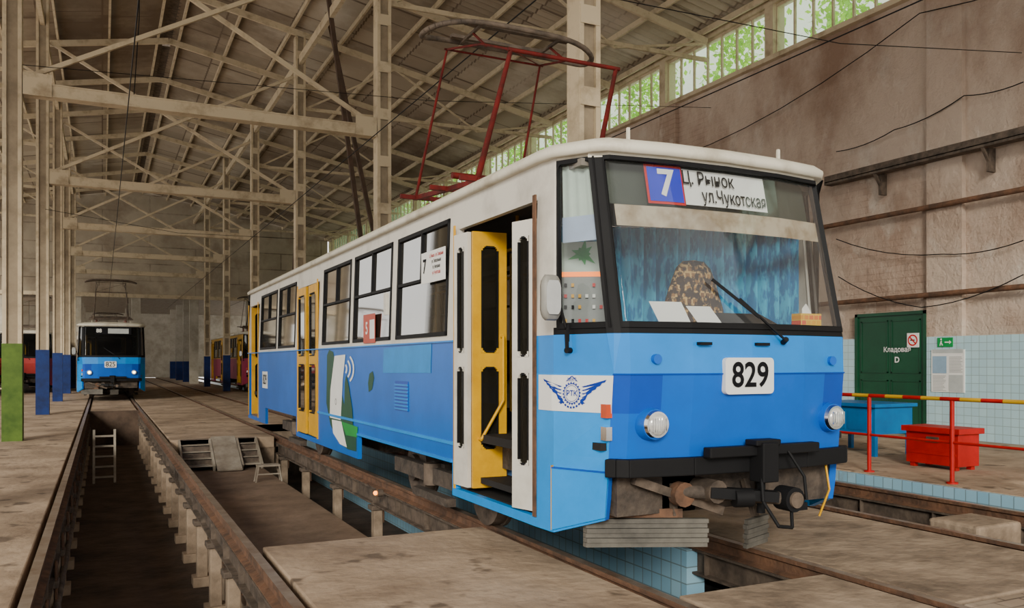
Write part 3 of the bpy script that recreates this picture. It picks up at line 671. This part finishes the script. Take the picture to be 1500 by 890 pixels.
b=MB(); srect(b,bf(4.08,zc,.052),-.365,.39,-.135,.128,paper); addtext(b,'Ц. Рынок',.135,bf(3.925,zc+.058,.034),inkb,.01,sx=.8); addtext(b,'ул.Чукотская',.135,bf(4.15,zc-.068,.034),inkb,.01,sx=.7)
fin('destination_board',b,T,'white board reading the destination in black')
b=MB(); b.grid([[(x,gy(x,z)+.12,z) for x in (3.13,3.6,4.07,4.5,5.0)] for z in (2.64,2.96)],mat('header_dark',(.05,.06,.045),.6),False); fin('header_panel',b,T)
b=MB(); w,h,rr=.215,.125,.03; P=[]
for cx,cz,a0 in ((w-rr,h-rr,0),(-w+rr,h-rr,90),(-w+rr,-h+rr,180),(w-rr,-h+rr,270)):
    for k in range(5): t=math.radians(a0+k*22.5); P.append((cx+rr*math.cos(t),cz+rr*math.sin(t)))
pf=lambda a,c:(4.02+a,4.49,1.445+c)
b.add([pf(*q) for q in P],[tuple(range(len(P)-1,-1,-1))],paper); b.add([(4.02+a,4.53,1.445+c) for a,c in P]+[pf(*q) for q in P],[(i,(i+1)%20,20+(i+1)%20,20+i) for i in range(20)],paper)
fin('number_plate',b,T,'white rounded plate')
b=MB(); addtext(b,'829',.24,fy(4.484,4.02,1.445),inkb,.018,sx=.92); fin('fleet_number',b,T,'black digits 829')
b=MB(); st=[2,2.5,3,4,5,6,7,7.5,8]
for i0,i1 in zip(st,st[1:]): b.hexa([cp(i0,.86,.07)[:2]+(.78,),cp(i1,.86,.07)[:2]+(.78,),cp(i1,.86,-.02)[:2]+(.78,),cp(i0,.86,-.02)[:2]+(.78,),cp(i0,.86,.07)[:2]+(.9,),cp(i1,.86,.07)[:2]+(.9,),cp(i1,.86,-.02)[:2]+(.9,),cp(i0,.86,-.02)[:2]+(.9,)],black)
b.box(3.62,4.6,4.42,4.5,.9,.97,black); b.box(4.02,4.16,4.36,4.5,.72,.99,black); b.box(3.98,4.2,4.38,4.5,.97,1.01,black)
fin('bumper',b,T,'black steel bumper beam',bevel=.008)
def headlight(x):
    b=MB(); y=4.58
    b.cyl((x,y+.05,1.13),(x,y-.035,1.13),.115,blueB,24,r2=.1)
    b.cyl((x,y-.035,1.13),(x,y-.06,1.13),.096,chrome,24,r2=.086)
    b.ell((x,y-.055,1.13),.074,.028,.074,mat('lamp_glass',(.8,.8,.75),.08,.3,(.5,.5,.5),20),20,10)
    for k in range(-3,4): b.box(x+k*.018-.002,x+k*.018+.002,y-.086,y-.078,1.13-.045,1.13+.045,chrome)
    return fin('headlight',b,T,'round chrome headlight in blue housing')
headlight(3.27); headlight(4.87)
b=MB(); p=cp(1.93,1.22,.0); b.box(p[0]-.03,p[0]+.015,p[1]-.03,p[1]+.04,1.17,1.26,mat('amber_lens',(.6,.06,.004),.2)); fin('turn_signal',b,T,'orange turn signal lens')
b=MB(); b.box(p[0]-.03,p[0]+.015,p[1]-.03,p[1]+.04,1.02,1.11,chrome); fin('marker_lamp',b,T)
for x,zz_ in ((3.29,1.56),(4.87,1.55)): fin('round_cover',MB().cyl((x,4.62,zz_),(x,4.55,zz_),.033,blueB,16),T)
for x,w in ((3.65,.05),(4.15,.06)): fin('wiper_bracket',MB().box(x-w,x+w,4.5,4.54,1.655,1.675,black),T)
b=MB(); b.cyl((4.35,4.52,1.68),(4.33,4.47,1.7),.02,black); b.beam((4.33,4.47,1.69),(3.98,4.55,1.98),.018,.012,black); b.beam((4.12,4.505,1.85),(3.78,4.6,2.11),.012,.02,black)
fin('wiper',b,T,'black windshield wiper')
b=MB(); rows=[]
for yy,sc in ((5.02,.0),(5.02,.9),(4.985,1),(4.95,.92),(4.945,.0)):
    rows.append([(2.72+.075*sc*max(-1,min(1,1.25*math.cos(t*math.pi/12))),yy+.2*(.075*sc*math.cos(t*math.pi/12)),1.975+.155*sc*max(-1,min(1,1.15*math.sin(t*math.pi/12)))) for t in range(24)])
b.grid(rows,mat('mirror_grey',(.3,.29,.26),.45),True,True)
rows=[[(p_[0]*.8+2.72*.2,4.935,p_[2]*.8+1.975*.2) for p_ in rows[3]]]; b.add(rows[0],[tuple(range(24))],mat('mirror_face',(.5,.5,.48),.15,.6))
b.tube([(2.74,5.03,2.0),(2.82,5.04,1.95),(2.86,5.02,1.78)],.01,black)
fin('side_mirror',b,T,'grey oval mirror on a black arm')
b=MB(); b.beam(cp(1.3,1.68,.03),cp(1.3,1.8,.03),.015,.015,black); b.cyl(cp(1.3,1.62,.0),cp(1.3,1.62,.05),.02,black); b.beam(cp(1.3,1.62,.04),cp(1.3,1.76,.05),.02,.02,black); fin('door_handle',b,T)
b=MB()
for a,c in ((1.0,1.5),(1.5,2.0)): b.hexa([cp(a,.37,.02)[:2]+(zlow(a,.37),),cp(c,.4,.02)[:2]+(zlow(c,.37),),cp(c,.4,0)[:2]+(zlow(c,.37),),cp(a,.37,0)[:2]+(zlow(a,.37),),cp(a,.8,.02),cp(c,.8,.02),cp(c,.8,0),cp(a,.8,0)],blueC)
b.hexa([cp(.985,.37,.022),cp(1.0,.37,.022),cp(1,.37,0),cp(.985,.37,0),cp(.985,.82,.022),cp(1,.82,.022),cp(1,.82,0),cp(.985,.82,0)],yellow)
b.hexa([cp(1,.8,.024),cp(2,.8,.024),cp(2,.8,0),cp(1,.8,0),cp(1,.81,.024),cp(2,.81,.024),cp(2,.81,0),cp(1,.81,0)],blueD)
fin('skirt_panel',b,T,'light blue corner skirt panel')
def emb(o): 
    def f(a,c):
        s=.42+a
        if s<.2512: i=s/.2512
        else: i=1+(s-.2512)/.509
        return cp(max(0,min(i,2)),1.325+c,o)
    return f
b=MB(); f=emb(.006)
for k in range(12):
    a0=-.36+.7*k/12; a1=-.36+.7*(k+1)/12; b.add([f(a0,-.125),f(a1,-.125),f(a1,.125),f(a0,.125)],[(0,1,2,3)],paper)
f=emb(.010); disc(b,f,.064,.07,inkblue); disc(b,f,.053,.056,inkblue)
for k in range(20):
    t0=2*math.pi*k/20; t1=t0+.16; b.add([f(.07*math.cos(t0),.07*math.sin(t0)),f(.079*math.cos(t0),.079*math.sin(t0)),f(.079*math.cos(t1),.079*math.sin(t1)),f(.07*math.cos(t1),.07*math.sin(t1))],[(0,1,2,3)],inkblue)
addtext(b,'РТК',.05,f,inkblue,.025)
addtext(b,'МУП',.034,lambda a,c:f(a,c+.094),inkblue,.01)
for s in (-1,1):
    for k in range(6):
        z=.062-.024*k; L_=.29-.037*k
        P=[(s*.085,z-.013),(s*.12,z-.006),(s*(L_*.7),z+.014),(s*L_,z+.036),(s*(L_-.012),z+.018),(s*(L_*.68),z-.004),(s*.1,z-.019)]
        b.add([f(*q) for q in P],[tuple(range(7))],inkblue)
b.add([f(-.05,.085),f(-.045,.082),f(.003,.118),f(-.003,.122)],[(0,1,2,3)],inkblue); b.add([f(.05,.085),f(.045,.082),f(-.003,.118),f(.003,.122)],[(0,1,2,3)],inkblue)
for k in range(9):
    t0=math.radians(200+k*15.5); t1=t0+math.radians(10); b.add([f(.09*math.cos(t0),.09*math.sin(t0)),f(.104*math.cos(t0),.104*math.sin(t0)),f(.104*math.cos(t1),.104*math.sin(t1)),f(.09*math.cos(t1),.09*math.sin(t1))],[(0,1,2,3)],inkblue)
fin('emblem_panel',b,T,'white panel with blue winged emblem')
def leaf(a,c,z0,z1,mt,name='door_leaf',th=.035,lab=None,grab=False,r=T):
    a=Vector((a[0],a[1],0)); c=Vector((c[0],c[1],0)); d=c-a; L_=d.length; d.normalize(); nrm=Vector((d.y,-d.x,0))
    b=MB()
    def bx(s0,s1,e,f,m_,t=th):
        P=[]
        for z in (e,f):
            for s,o in ((s0,-t/2),(s1,-t/2),(s1,t/2),(s0,t/2)): q=a+d*s+nrm*o; P.append((q.x,q.y,z))
        b.hexa(P,m_)
    w=min(.075,L_*.26); zm=(z0+z1)/2
    bx(0,w,z0,z1,mt);bx(L_-w,L_,z0,z1,mt)
    for e,f in ((z0,z0+.33),(zm-.06,zm+.06),(z1-.12,z1)): bx(w,L_-w,e,f,mt)
    for e,f in ((z0+.33,zm-.06),(zm+.06,z1-.12)):
        bx(w,L_-w,e,f,gwin,.008)
        bx(w,w+.012,e,f,black,th+.01);bx(L_-w-.012,L_-w,e,f,black,th+.01);bx(w,L_-w,e,e+.015,black,th+.01);bx(w,L_-w,f-.015,f,black,th+.01)
        for s0,s1,sg in ((w,w+.04,1),(L_-w-.04,L_-w,-1)):   # rounded window corners
            for k in range(3):
                hh=(.04,.02,.008)[k]; ss=k*.013
                q0,q1=(s0+ss,s0+ss+.013) if sg>0 else (s1-ss-.013,s1-ss)
                bx(q0,q1,e,e+hh,mt,th+.012); bx(q0,q1,f-hh,f,mt,th+.012)
    if grab:
        q=a+d*(L_*.2)+nrm*.06; q2=a+d*(L_*.85)+nrm*.06
        b.tube([(q.x,q.y+.05,z0+.42),(q.x,q.y,z0+.42),(q2.x,q2.y,z0+.75),(q2.x,q2.y,z0+1.3),(q2.x,q2.y+.05,z0+1.3)],.014,yellow)
    return fin(name,b,r,lab)
leaf((2.85,6.62),(3.16,6.60),.46,2.66,yellow,lab='open yellow folding leaf with grab rail',grab=True)
leaf((2.82,6.92),(2.84,6.66),.46,2.66,white,lab='white folding leaf')
leaf((2.81,5.73),(2.88,5.49),.44,2.6,white,lab='white folding leaf')
y0,y1=doors[1]
leaf((2.83,y1),(2.83,y1-.6),.44,2.7,yellow,lab='yellow door leaf'); leaf((2.85,y0+.66),(2.83,y0+.04),.44,2.7,yellow,lab='yellow door leaf')
leaf((2.86,18.55),(3.2,18.5),.44,2.7,yellow,lab='open yellow door leaf')
b=MB(); stb=mat('stair_blue',(.05,.13,.3),.6)
b.box(2.9,3.3,5.5,6.85,.36,.42,dark); b.box(3.2,3.24,5.5,6.85,.42,.67,stb); b.box(3.24,3.55,5.5,6.85,.64,.67,dark); b.box(3.55,3.6,5.5,6.85,.67,.92,stb); b.box(3.3,3.34,5.42,5.46,.42,2.0,white)
b.cyl((3.3,6.2,.67),(3.3,6.2,2.8),.017,stb)
fin('door_steps',b,T)
X=sx(1)-.004
def poly(mb,pts,mt,X_=X): mb.add([on_x(X_,u,v) for u,v in pts],[tuple(range(len(pts)))],mt)
dg=mat('leaf_dark_green',(.005,.07,.03),.5); cy_=mat('cyan_patch',(0,.25,.68),.4,spec=.3)
b=MB(); poly(b,[(479,520),(482,512),(488,515),(497,560),(508,610),(522,628),(522,661),(510,658),(496,648),(484,622),(478,590)],dg)
X2=X-.003; poly(b,[(490,521),(506,519),(502,556),(499,615),(483,611),(484,570)],paper,X2); poly(b,[(505,560),(507,548),(511,566),(516,600),(517,622),(508,618),(504,600)],dg,X2)
poly(b,[(500,617),(524,625),(523,640),(507,637)],gs,X2); poly(b,[(486,614),(500,617),(508,655),(498,650),(488,634)],paper,X2)
disc(b,(lambda a,c:(X2-.002,on_x(X2,492,588)[1]-a,on_x(X2,492,588)[2]+c)),.03,.045,inkg,16)
poly(b,[(539,561),(541,547),(546,543),(548,553),(545,570),(540,574)],dg); poly(b,[(562,510),(632,503),(631,546),(561,546)],cy_)
for k,(r0) in enumerate((6,11,16)):
    pts=[]
    for t in range(9): a=math.radians(-50+t*12.5); pts.append((503+r0*math.cos(a),540-r0*1.55*math.sin(a)))
    for t in range(8,-1,-1): a=math.radians(-50+t*12.5); pts.append((503+(r0-2)*math.cos(a),540-(r0-2)*1.55*math.sin(a)))
    for t in range(8): b.add([on_x(X2,*pts[t]),on_x(X2,*pts[t+1]),on_x(X2,*pts[16-t]),on_x(X2,*pts[17-t])],[(0,1,2,3)],paper)
fin('side_graphic',b,T,'green leaf and white phone graphic on blue side')
b=MB(); b.box(X-.002,X+.002,8.2,8.62,1.03,1.34,blueD)
for k in range(8): z0=1.04+.036*k; b.box(X-.012,X,8.2,8.62,z0,z0+.018,blueA)
fin('vent_grille',b,T)
b=MB(); p=on_x(X-.003,388,556); 
b.box(X-.004,X,p[1]-.28,p[1]+.28,p[2]-.16,p[2]+.16,paper); addtext(b,'829',.27,fx(X-.008,p[1],p[2]),inkb,.01); fin('side_number',b,T,'white panel with black 829')
Xw=2.805
b=MB(); p0=on_x(Xw,617,372); p1=on_x(Xw,652,405)
b.box(Xw,Xw+.005,p1[1],p0[1],p1[2]-.02,p0[2],paper); ym=(p0[1]+p1[1])/2; zt=p0[2]
addtext(b,'7',.19,fx(Xw-.004,p0[1]-.1,zt-.14),inkb,.02)
for k,s in enumerate(('Ц. Рынок - ул. Северная','ул. Театральная','пл. Нагорная','ул. Чукотская')):
    addtext(b,s,.045,fx(Xw-.004,(ym+p1[1])/2+.06,zt-.05-.055*k),redi if k in(0,3) else inkb,.02,sx=.7)
fin('window_route_sign',b,T,'white route sign with black 7')
b=MB(); p=on_x(Xw,541,481); b.box(Xw,Xw+.005,p[1]-.22,p[1]+.25,p[2]-.17,p[2]+.17,mat('poster_red',(.5,.08,.05),.5)); b.box(Xw-.002,Xw,p[1]-.2,p[1]-.02,p[2]-.12,p[2]+.1,paper); addtext(b,'5',.2,fx(Xw-.004,p[1]+.1,p[2]),paper,.02); fin('window_poster',b,T,'red and white poster')
b=MB(); p=on_x(2.8,566,445); b.box(2.78,2.82,p[1]-.04,p[1]+.04,p[2]-.12,p[2]+.12,white)
fin('side_lamp',b,T)
b=MB(); b.box(XC-.95,XC+.95,5.2,18.9,.62,.85,under); b.box(XC-.8,XC+.8,10.4,13.5,.38,.62,under); b.box(XC-.6,XC+.6,4.75,5.3,.5,.85,under)
b.box(3.1,3.75,4.75,4.85,.5,.78,under); b.box(4.3,5.0,4.72,4.85,.5,.78,under); b.cyl((3.55,4.68,.64),(3.55,4.6,.64),.085,rust); b.cyl((3.75,4.72,.66),(3.75,4.5,.66),.08,rustg)
b.beam((3.2,4.7,.75),(3.9,4.65,.5),.06,.06,rustg)
fin('underframe',b,T,'dirty steel underframe')
def bogie(yc):
    b=MB()
    for s in (-1,1): b.box(XC+s*.98-.06,XC+s*.98+.06,yc-1.15,yc+1.15,.3,.46,under)
    b.box(XC-.95,XC+.95,yc-.2,yc+.2,.32,.5,under)
    for s in (-1,1):
        b.cyl((XC+s*1.0,yc,.5),(XC+s*1.0,yc,.28),.1,rustg); b.box(XC+s*1.0-.05,XC+s*1.0+.05,yc-.5,yc+.5,.12,.2,under)
    bg=fin('bogie',b,T,'grimy wheel bogie')
    for yy in (yc-.95,yc+.95):
        w=MB(); w.cyl((XC-.8,yy,.34),(XC+.8,yy,.34),.07,under)
        for s in (-1,1):
            x=XC+s*.76; w.cyl((x-s*.075,yy,.34),(x-s*.045,yy,.34),.35,rustg,28); w.cyl((x-s*.045,yy,.34),(x+s*.08,yy,.34),.328,rustg,28); w.cyl((x+s*.08,yy,.34),(x+s*.14,yy,.34),.15,rustg,16)
        fin('wheelset',w,bg)
bogie(8.15); bogie(14.85)
b=MB(); b.cyl((3.55,4.64,.66),(4.25,4.36,.60),.045,under); b.beam((3.7,4.54,.66),(4.15,4.38,.62),.11,.07,black); b.cyl((4.25,4.3,.6),(4.25,4.44,.6),.085,black,18); b.cyl((4.25,4.28,.6),(4.25,4.3,.6),.055,rustg,18)
b.box(4.25,4.38,4.32,4.4,.52,.57,black); b.cyl((4.09,4.46,.8),(4.09,4.46,.5),.03,black); b.cyl((3.85,4.46,.62),(3.97,4.42,.62),.065,black,14)
fin('coupler',b,T,'black folded coupler with round head')
fin('hanging_hose',MB().tube([(4.05,4.42,.85),(4.0,4.34,.6),(4.07,4.27,.44),(4.2,4.28,.42),(4.25,4.34,.55)],.012,black),T,'black coupler hose')
fin('hanging_hose',MB().tube([(4.3,4.42,.92),(4.36,4.33,.75),(4.33,4.28,.6)],.011,black),T,'black coupler hose')
fin('hanging_hose',MB().tube([(4.85,4.62,.85),(4.83,4.55,.6),(4.78,4.6,.4)],.008,yellow),T,'yellow cord')
rub=mat('grey_ribbed_board',(.13,.12,.1),.7,0,(.06,.055,.047),4)
b=MB()
for k in range(6):
    z=.27+.033*k; o=.014*(k%2); b.hexa([(2.98,4.95-o,z),(3.74,4.6-o,z),(3.74,4.64,z),(2.98,4.99,z),(2.98,4.95-o,z+.03),(3.74,4.6-o,z+.03),(3.74,4.64,z+.03),(2.98,4.99,z+.03)],rub)
b.beam((3.0,4.98,.5),(3.6,4.7,.5),.04,.06,rust); b.beam((3.1,4.95,.5),(3.1,4.95,.75),.04,.04,rustg); b.beam((3.55,4.72,.48),(3.55,4.75,.7),.04,.04,rustg)
fin('life_guard',b,T,'grey ribbed board under the front')
b=MB()
for k in range(6): z=.25+.033*k; x=4.0+.012*(k%2); b.hexa([(x,4.5,z),(x+.3,4.62,z),(x+.3,4.66,z),(x,4.54,z),(x,4.5,z+.03),(x+.3,4.62,z+.03),(x+.3,4.66,z+.03),(x,4.54,z+.03)],rub)
b.beam((4.15,4.58,.45),(4.15,4.7,.7),.04,.04,rustg)
fin('life_guard',b,T,'grey ribbed board under the front')
pb=MB(); 
for x in (3.4,4.74): pb.beam((x,7.7,3.36),(x,9.65,3.52),.045,.05,redpan)
for y,z in ((7.75,3.38),(9.6,3.52),(8.6,3.44)): pb.beam((3.2,y,z),(4.94,y,z),.045,.05,redpan)
for x in (3.5,4.64):
    for y in (7.9,9.4): pb.cyl((x,y,3.1),(x,y,3.42),.05,mat('insulator_brown',(.2,.06,.03),.3))
pb.cyl((3.3,8.2,3.5),(4.84,8.2,3.5),.035,redpan)
PG=fin('pantograph',pb,T,'dark red pantograph on the roof')
for x in (3.4,4.74):
    xt=XC+(x-XC)*.88
    fin('lower_arm',MB().cyl((x,7.75,3.4),(xt,7.16,4.5),.032,redpan,10,r2=.022),PG)
    fin('lower_arm',MB().cyl((x,9.6,3.55),(xt,8.8,5.05),.018,redpan,10,r2=.013),PG)
b=MB(); b.cyl((3.45,7.16,4.5),(4.7,7.16,4.5),.02,redpan); b.cyl((3.45,8.8,5.05),(4.7,8.8,5.05),.012,redpan)
b.tube([(3.48,7.16,4.5),(3.55,8.0,4.85),(3.48,8.8,5.05)],.013,redpan); b.tube([(4.66,7.16,4.5),(4.6,8.0,4.85),(4.66,8.8,5.05)],.013,redpan)
b.tube([(3.48,7.16,4.5),(4.66,8.8,5.05)],.006,redpan)
fin('upper_frame',b,PG)
b=MB()
P=[]
for k in range(40):
    t=2*math.pi*k/40; cx=math.cos(t); sy=math.sin(t); P.append((XC+1.02*math.copysign(abs(cx)**.7,cx),8.4+.32*math.copysign(abs(sy)**.8,sy),5.12-.1*abs(cx)**3))
b.tube(P,.03,rustg,8,True)
for yo in (-.2,.2): b.beam((3.45,8.4+yo,5.13),(4.69,8.4+yo,5.13),.06,.035,rustg)
for x in (3.6,4.54): b.beam((x,8.1,5.1),(x,8.7,5.1),.03,.03,rustg); b.beam((x,8.35,5.1),(x,8.0,4.84),.02,.02,redpan)
fin('collector_head',b,PG,'dark wide curved collector frame')
# ---- other trams
skip=('side_graphic','side_number','window_poster','window_route_sign','emblem_panel','fleet_number','destination_board','route_number_board','control_cabinet','seat','door_steps','cab_curtain','driver_seat','sun_visor','hanging_hose','round_cover','wiper_bracket')
dkm={'windshield_glass':gdark,'pantograph_red':rustg}
T2=copytree(T,(-3.73,32.4,0),mm=dkm,skip=skip); T2['label']='blue and white tram numbered 825 with headlights on'
b=MB(); addtext(b,'825',.27,lambda a,c:(4.02+a-3.73,4.478+32.4,1.445+c),inkb,.004,sx=.88); f=fin('fleet_number',b,T2,'black digits 825')
b=MB(); g=lambda a,c:(.1+a,4.74+32.4,2.78+c); rect(b,g,-.35,.95,-.14,.14,inkb); g2=lambda a,c:(.1+a,4.735+32.4,2.78+c); rect(b,g2,.1,.85,-.1,.1,greyprint); addtext(b,'88',.2,lambda a,c:(-.12+a,4.73+32.4,2.78+c),paper,.02); fin('destination_board',b,T2)
for x in (3.27,4.87):
    b=MB(); b.ell((x-3.73,4.48+32.4,1.13),.05,.02,.05,mat('lit_lamp',(1,.75,.35),.5,0,(1,.7,.3),emit=12)); fin('lamp_bulb',b,T2,'lit warm bulb')
def tmap(lower,upper):
    d={'tram_belt_blue':lower,'tram_front_blue':lower,'tram_front_shade_blue':lower,'tram_side_blue':lower,'tram_corner_blue':lower,'tram_white':upper}; d.update(dkm); return d
ty=mat('tram_yellow',(.62,.34,.02),.5); tpk=mat('tram_magenta',(.36,.04,.09),.5); tr=mat('tram_red',(.42,.03,.025),.5); tcr=mat('tram_cream',(.56,.46,.32),.5)
skip2=skip+('number_plate',)
for dx,dy,mm,lab in ((3.6,39.5,tmap(tpk,ty),'yellow and magenta tram parked on a neighbouring track'),(-7.6,43.5,tmap(tr,tcr),'red and cream tram parked at the back of the hall'),(-11.4,36.5,tmap(blueS,tcr),'blue and cream tram parked at the back of the hall'),(-3.7,60,tmap(blueS,ty),'blue and yellow tram in the far annex')):
    t=copytree(T,(dx,dy,0),mm=mm,skip=skip2); t['label']=lab
# ---------------------------------------------------------------- person
def person():
    x,y=11.98,11.35
    r=root('person',(x,y,0),'person in dark navy work clothes standing by the wall','person')
    V=[(0,0,.95),(0,0,1.15),(0,0,1.35),(0,0,1.45),(0,0,1.55),(0,-.01,1.68), (.2,0,1.4),(.25,.02,1.12),(.24,-.06,.88),(-.2,0,1.4),(-.25,.02,1.12),(-.24,-.06,.88),(.1,0,.88),(.11,-.01,.48),(.11,.02,.08),(.12,-.14,.04),(-.1,0,.88),(-.11,-.01,.48),(-.11,.02,.08),(-.12,-.14,.04)]
    E=[(0,1),(1,2),(2,3),(3,4),(4,5),(2,6),(6,7),(7,8),(2,9),(9,10),(10,11),(0,12),(12,13),(13,14),(14,15),(0,16),(16,17),(17,18),(18,19)]
    R=[.15,.14,.16,.08,.055,.05,.07,.05,.035,.07,.05,.035,.1,.07,.05,.04,.1,.07,.05,.04]
    me=bpy.data.meshes.new('body'); me.from_pydata(V,E,[]); ob=bpy.data.objects.new('body',me); COL.objects.link(ob); ob.parent=r; ob.location=(0,0,0)
    s=ob.modifiers.new('skin','SKIN'); 
    for i,sv in enumerate(me.skin_vertices[0].data): sv.radius=(R[i],R[i]*.8); sv.use_root=(i==0)
    ss=ob.modifiers.new('sub','SUBSURF'); ss.levels=2; ss.render_levels=2
    me.materials.append(mat('navy_cloth',(.015,.025,.07),.9))
    sk=mat('skin',(.5,.28,.2),.6); b=MB(); b.ell((x,y-.03,1.66),.078,.09,.11,sk,16,12); b.ell((x,y-.125,1.65),.014,.02,.02,sk)
    for s in (-1,1): b.ell((x+s*.03,y-.112,1.67),.011,.008,.007,inkb); b.ell((x+s*.08,y-.02,1.655),.012,.022,.03,sk)
    b.ell((x,y-.112,1.6),.022,.008,.006,redi); fin('head',b,r)
    b=MB(); b.ell((x,y-.012,1.7),.088,.098,.09,mat('dark_hair',(.03,.02,.015),.8),16,10); fin('hair',b,r)
    for s in (-1,1):
        b=MB(); cx=x+s*.24; b.ell((cx,y-.07,.83),.02,.04,.05,sk)
        for k in range(4): b.cyl((cx,y-.1+.02*k,.8),(cx-s*.015,y-.1+.02*k-.01,.72+.006*abs(k-1.5)),.009,sk,8)
        b.cyl((cx,y-.105,.84),(cx-s*.02,y-.13,.78),.01,sk,8); fin('hand',b,r)
person()
# ---------------------------------------------------------------- trees
leafm=mat('leaf_green',(.22,.42,.03),.6,0,(.07,.2,.015),1.5)
nt=leafm.node_tree; pr=nt.nodes['Principled BSDF']
tr_=nt.nodes.new('ShaderNodeBsdfTranslucent'); tr_.inputs[0].default_value=(.45,.75,.08,1); mx=nt.nodes.new('ShaderNodeMixShader'); mx.inputs[0].default_value=.5
nt.links.new(pr.outputs[0],mx.inputs[1]); nt.links.new(tr_.outputs[0],mx.inputs[2]); nt.links.new(mx.outputs[0],nt.nodes['Material Output'].inputs[0])
tx,ty_=22.5,8
t0=root('tree',(tx,ty_,-.0),'leafy green tree outside the high windows','tree','trees outside the windows')
b=MB(); b.cyl((tx,ty_,0),(tx,ty_,7),.22,dk,10,r2=.12)
for k in range(6): a=k*1.05; b.cyl((tx,ty_,6+k*.8),(tx+1.8*math.cos(a),ty_+1.8*math.sin(a),8.5+k*.9),.07,dk,6,r2=.03)
b.cyl((tx,ty_,7),(tx,ty_,13),.12,dk,8,r2=.03); fin('trunk',b,t0)
b=MB()
cl=[(random.uniform(-2.0,2.0),random.uniform(-2.0,2.0),random.uniform(9,16)) for _ in range(22)]
for cx,cy,cz in cl:
    for k in range(150):
        g=[max(-1.1,min(1.1,random.gauss(0,.55))) for _ in range(3)]
        p=Vector(g)+Vector((tx+cx,ty_+cy,cz))
        a=Vector((random.uniform(-1,1),random.uniform(-1,1),random.uniform(-1,1))).normalized()*.14; c=a.cross(Vector((random.uniform(-1,1),.3,random.uniform(-1,1)))).normalized()*.09
        b.add([p-a,p-c,p+a,p+c],[(0,1,2,3)],leafm)
cr_=fin('crown',b,t0); cr_['kind']='stuff'
for k in range(1,10): copytree(t0,(random.uniform(-.8,1.2),6.5*k,0))
# ---------------------------------------------------------------- lights
w=bpy.data.worlds.new('World'); SC.world=w; w.use_nodes=True; bg=w.node_tree.nodes['Background']
bg.inputs[0].default_value=(1,.97,.91,1); bg.inputs[1].default_value=1.6
def sun(rot,e,ang,col):
    l=bpy.data.lights.new('sun','SUN'); l.energy=e; l.angle=math.radians(ang); l.color=col; o=bpy.data.objects.new('sun',l); COL.objects.link(o); o.rotation_euler=[math.radians(a) for a in rot]; return o
sun((70,0,-32),3.3,14,(1,.95,.84))  # added low light giving the hall contrast; the high sun is the real one
sun((0,-32,0),6,2,(1,.95,.82))
# ---------------------------------------------------------------- camera
cam=bpy.data.cameras.new('cam'); co=bpy.data.objects.new('camera',cam); COL.objects.link(co)
co.location=(0,0,H); co.rotation_euler=(math.pi/2,0,-math.atan(600/1230)); cam.sensor_width=36; cam.lens=36*1230/1500; cam.shift_y=85/1500; cam.clip_end=300
SC.camera=co
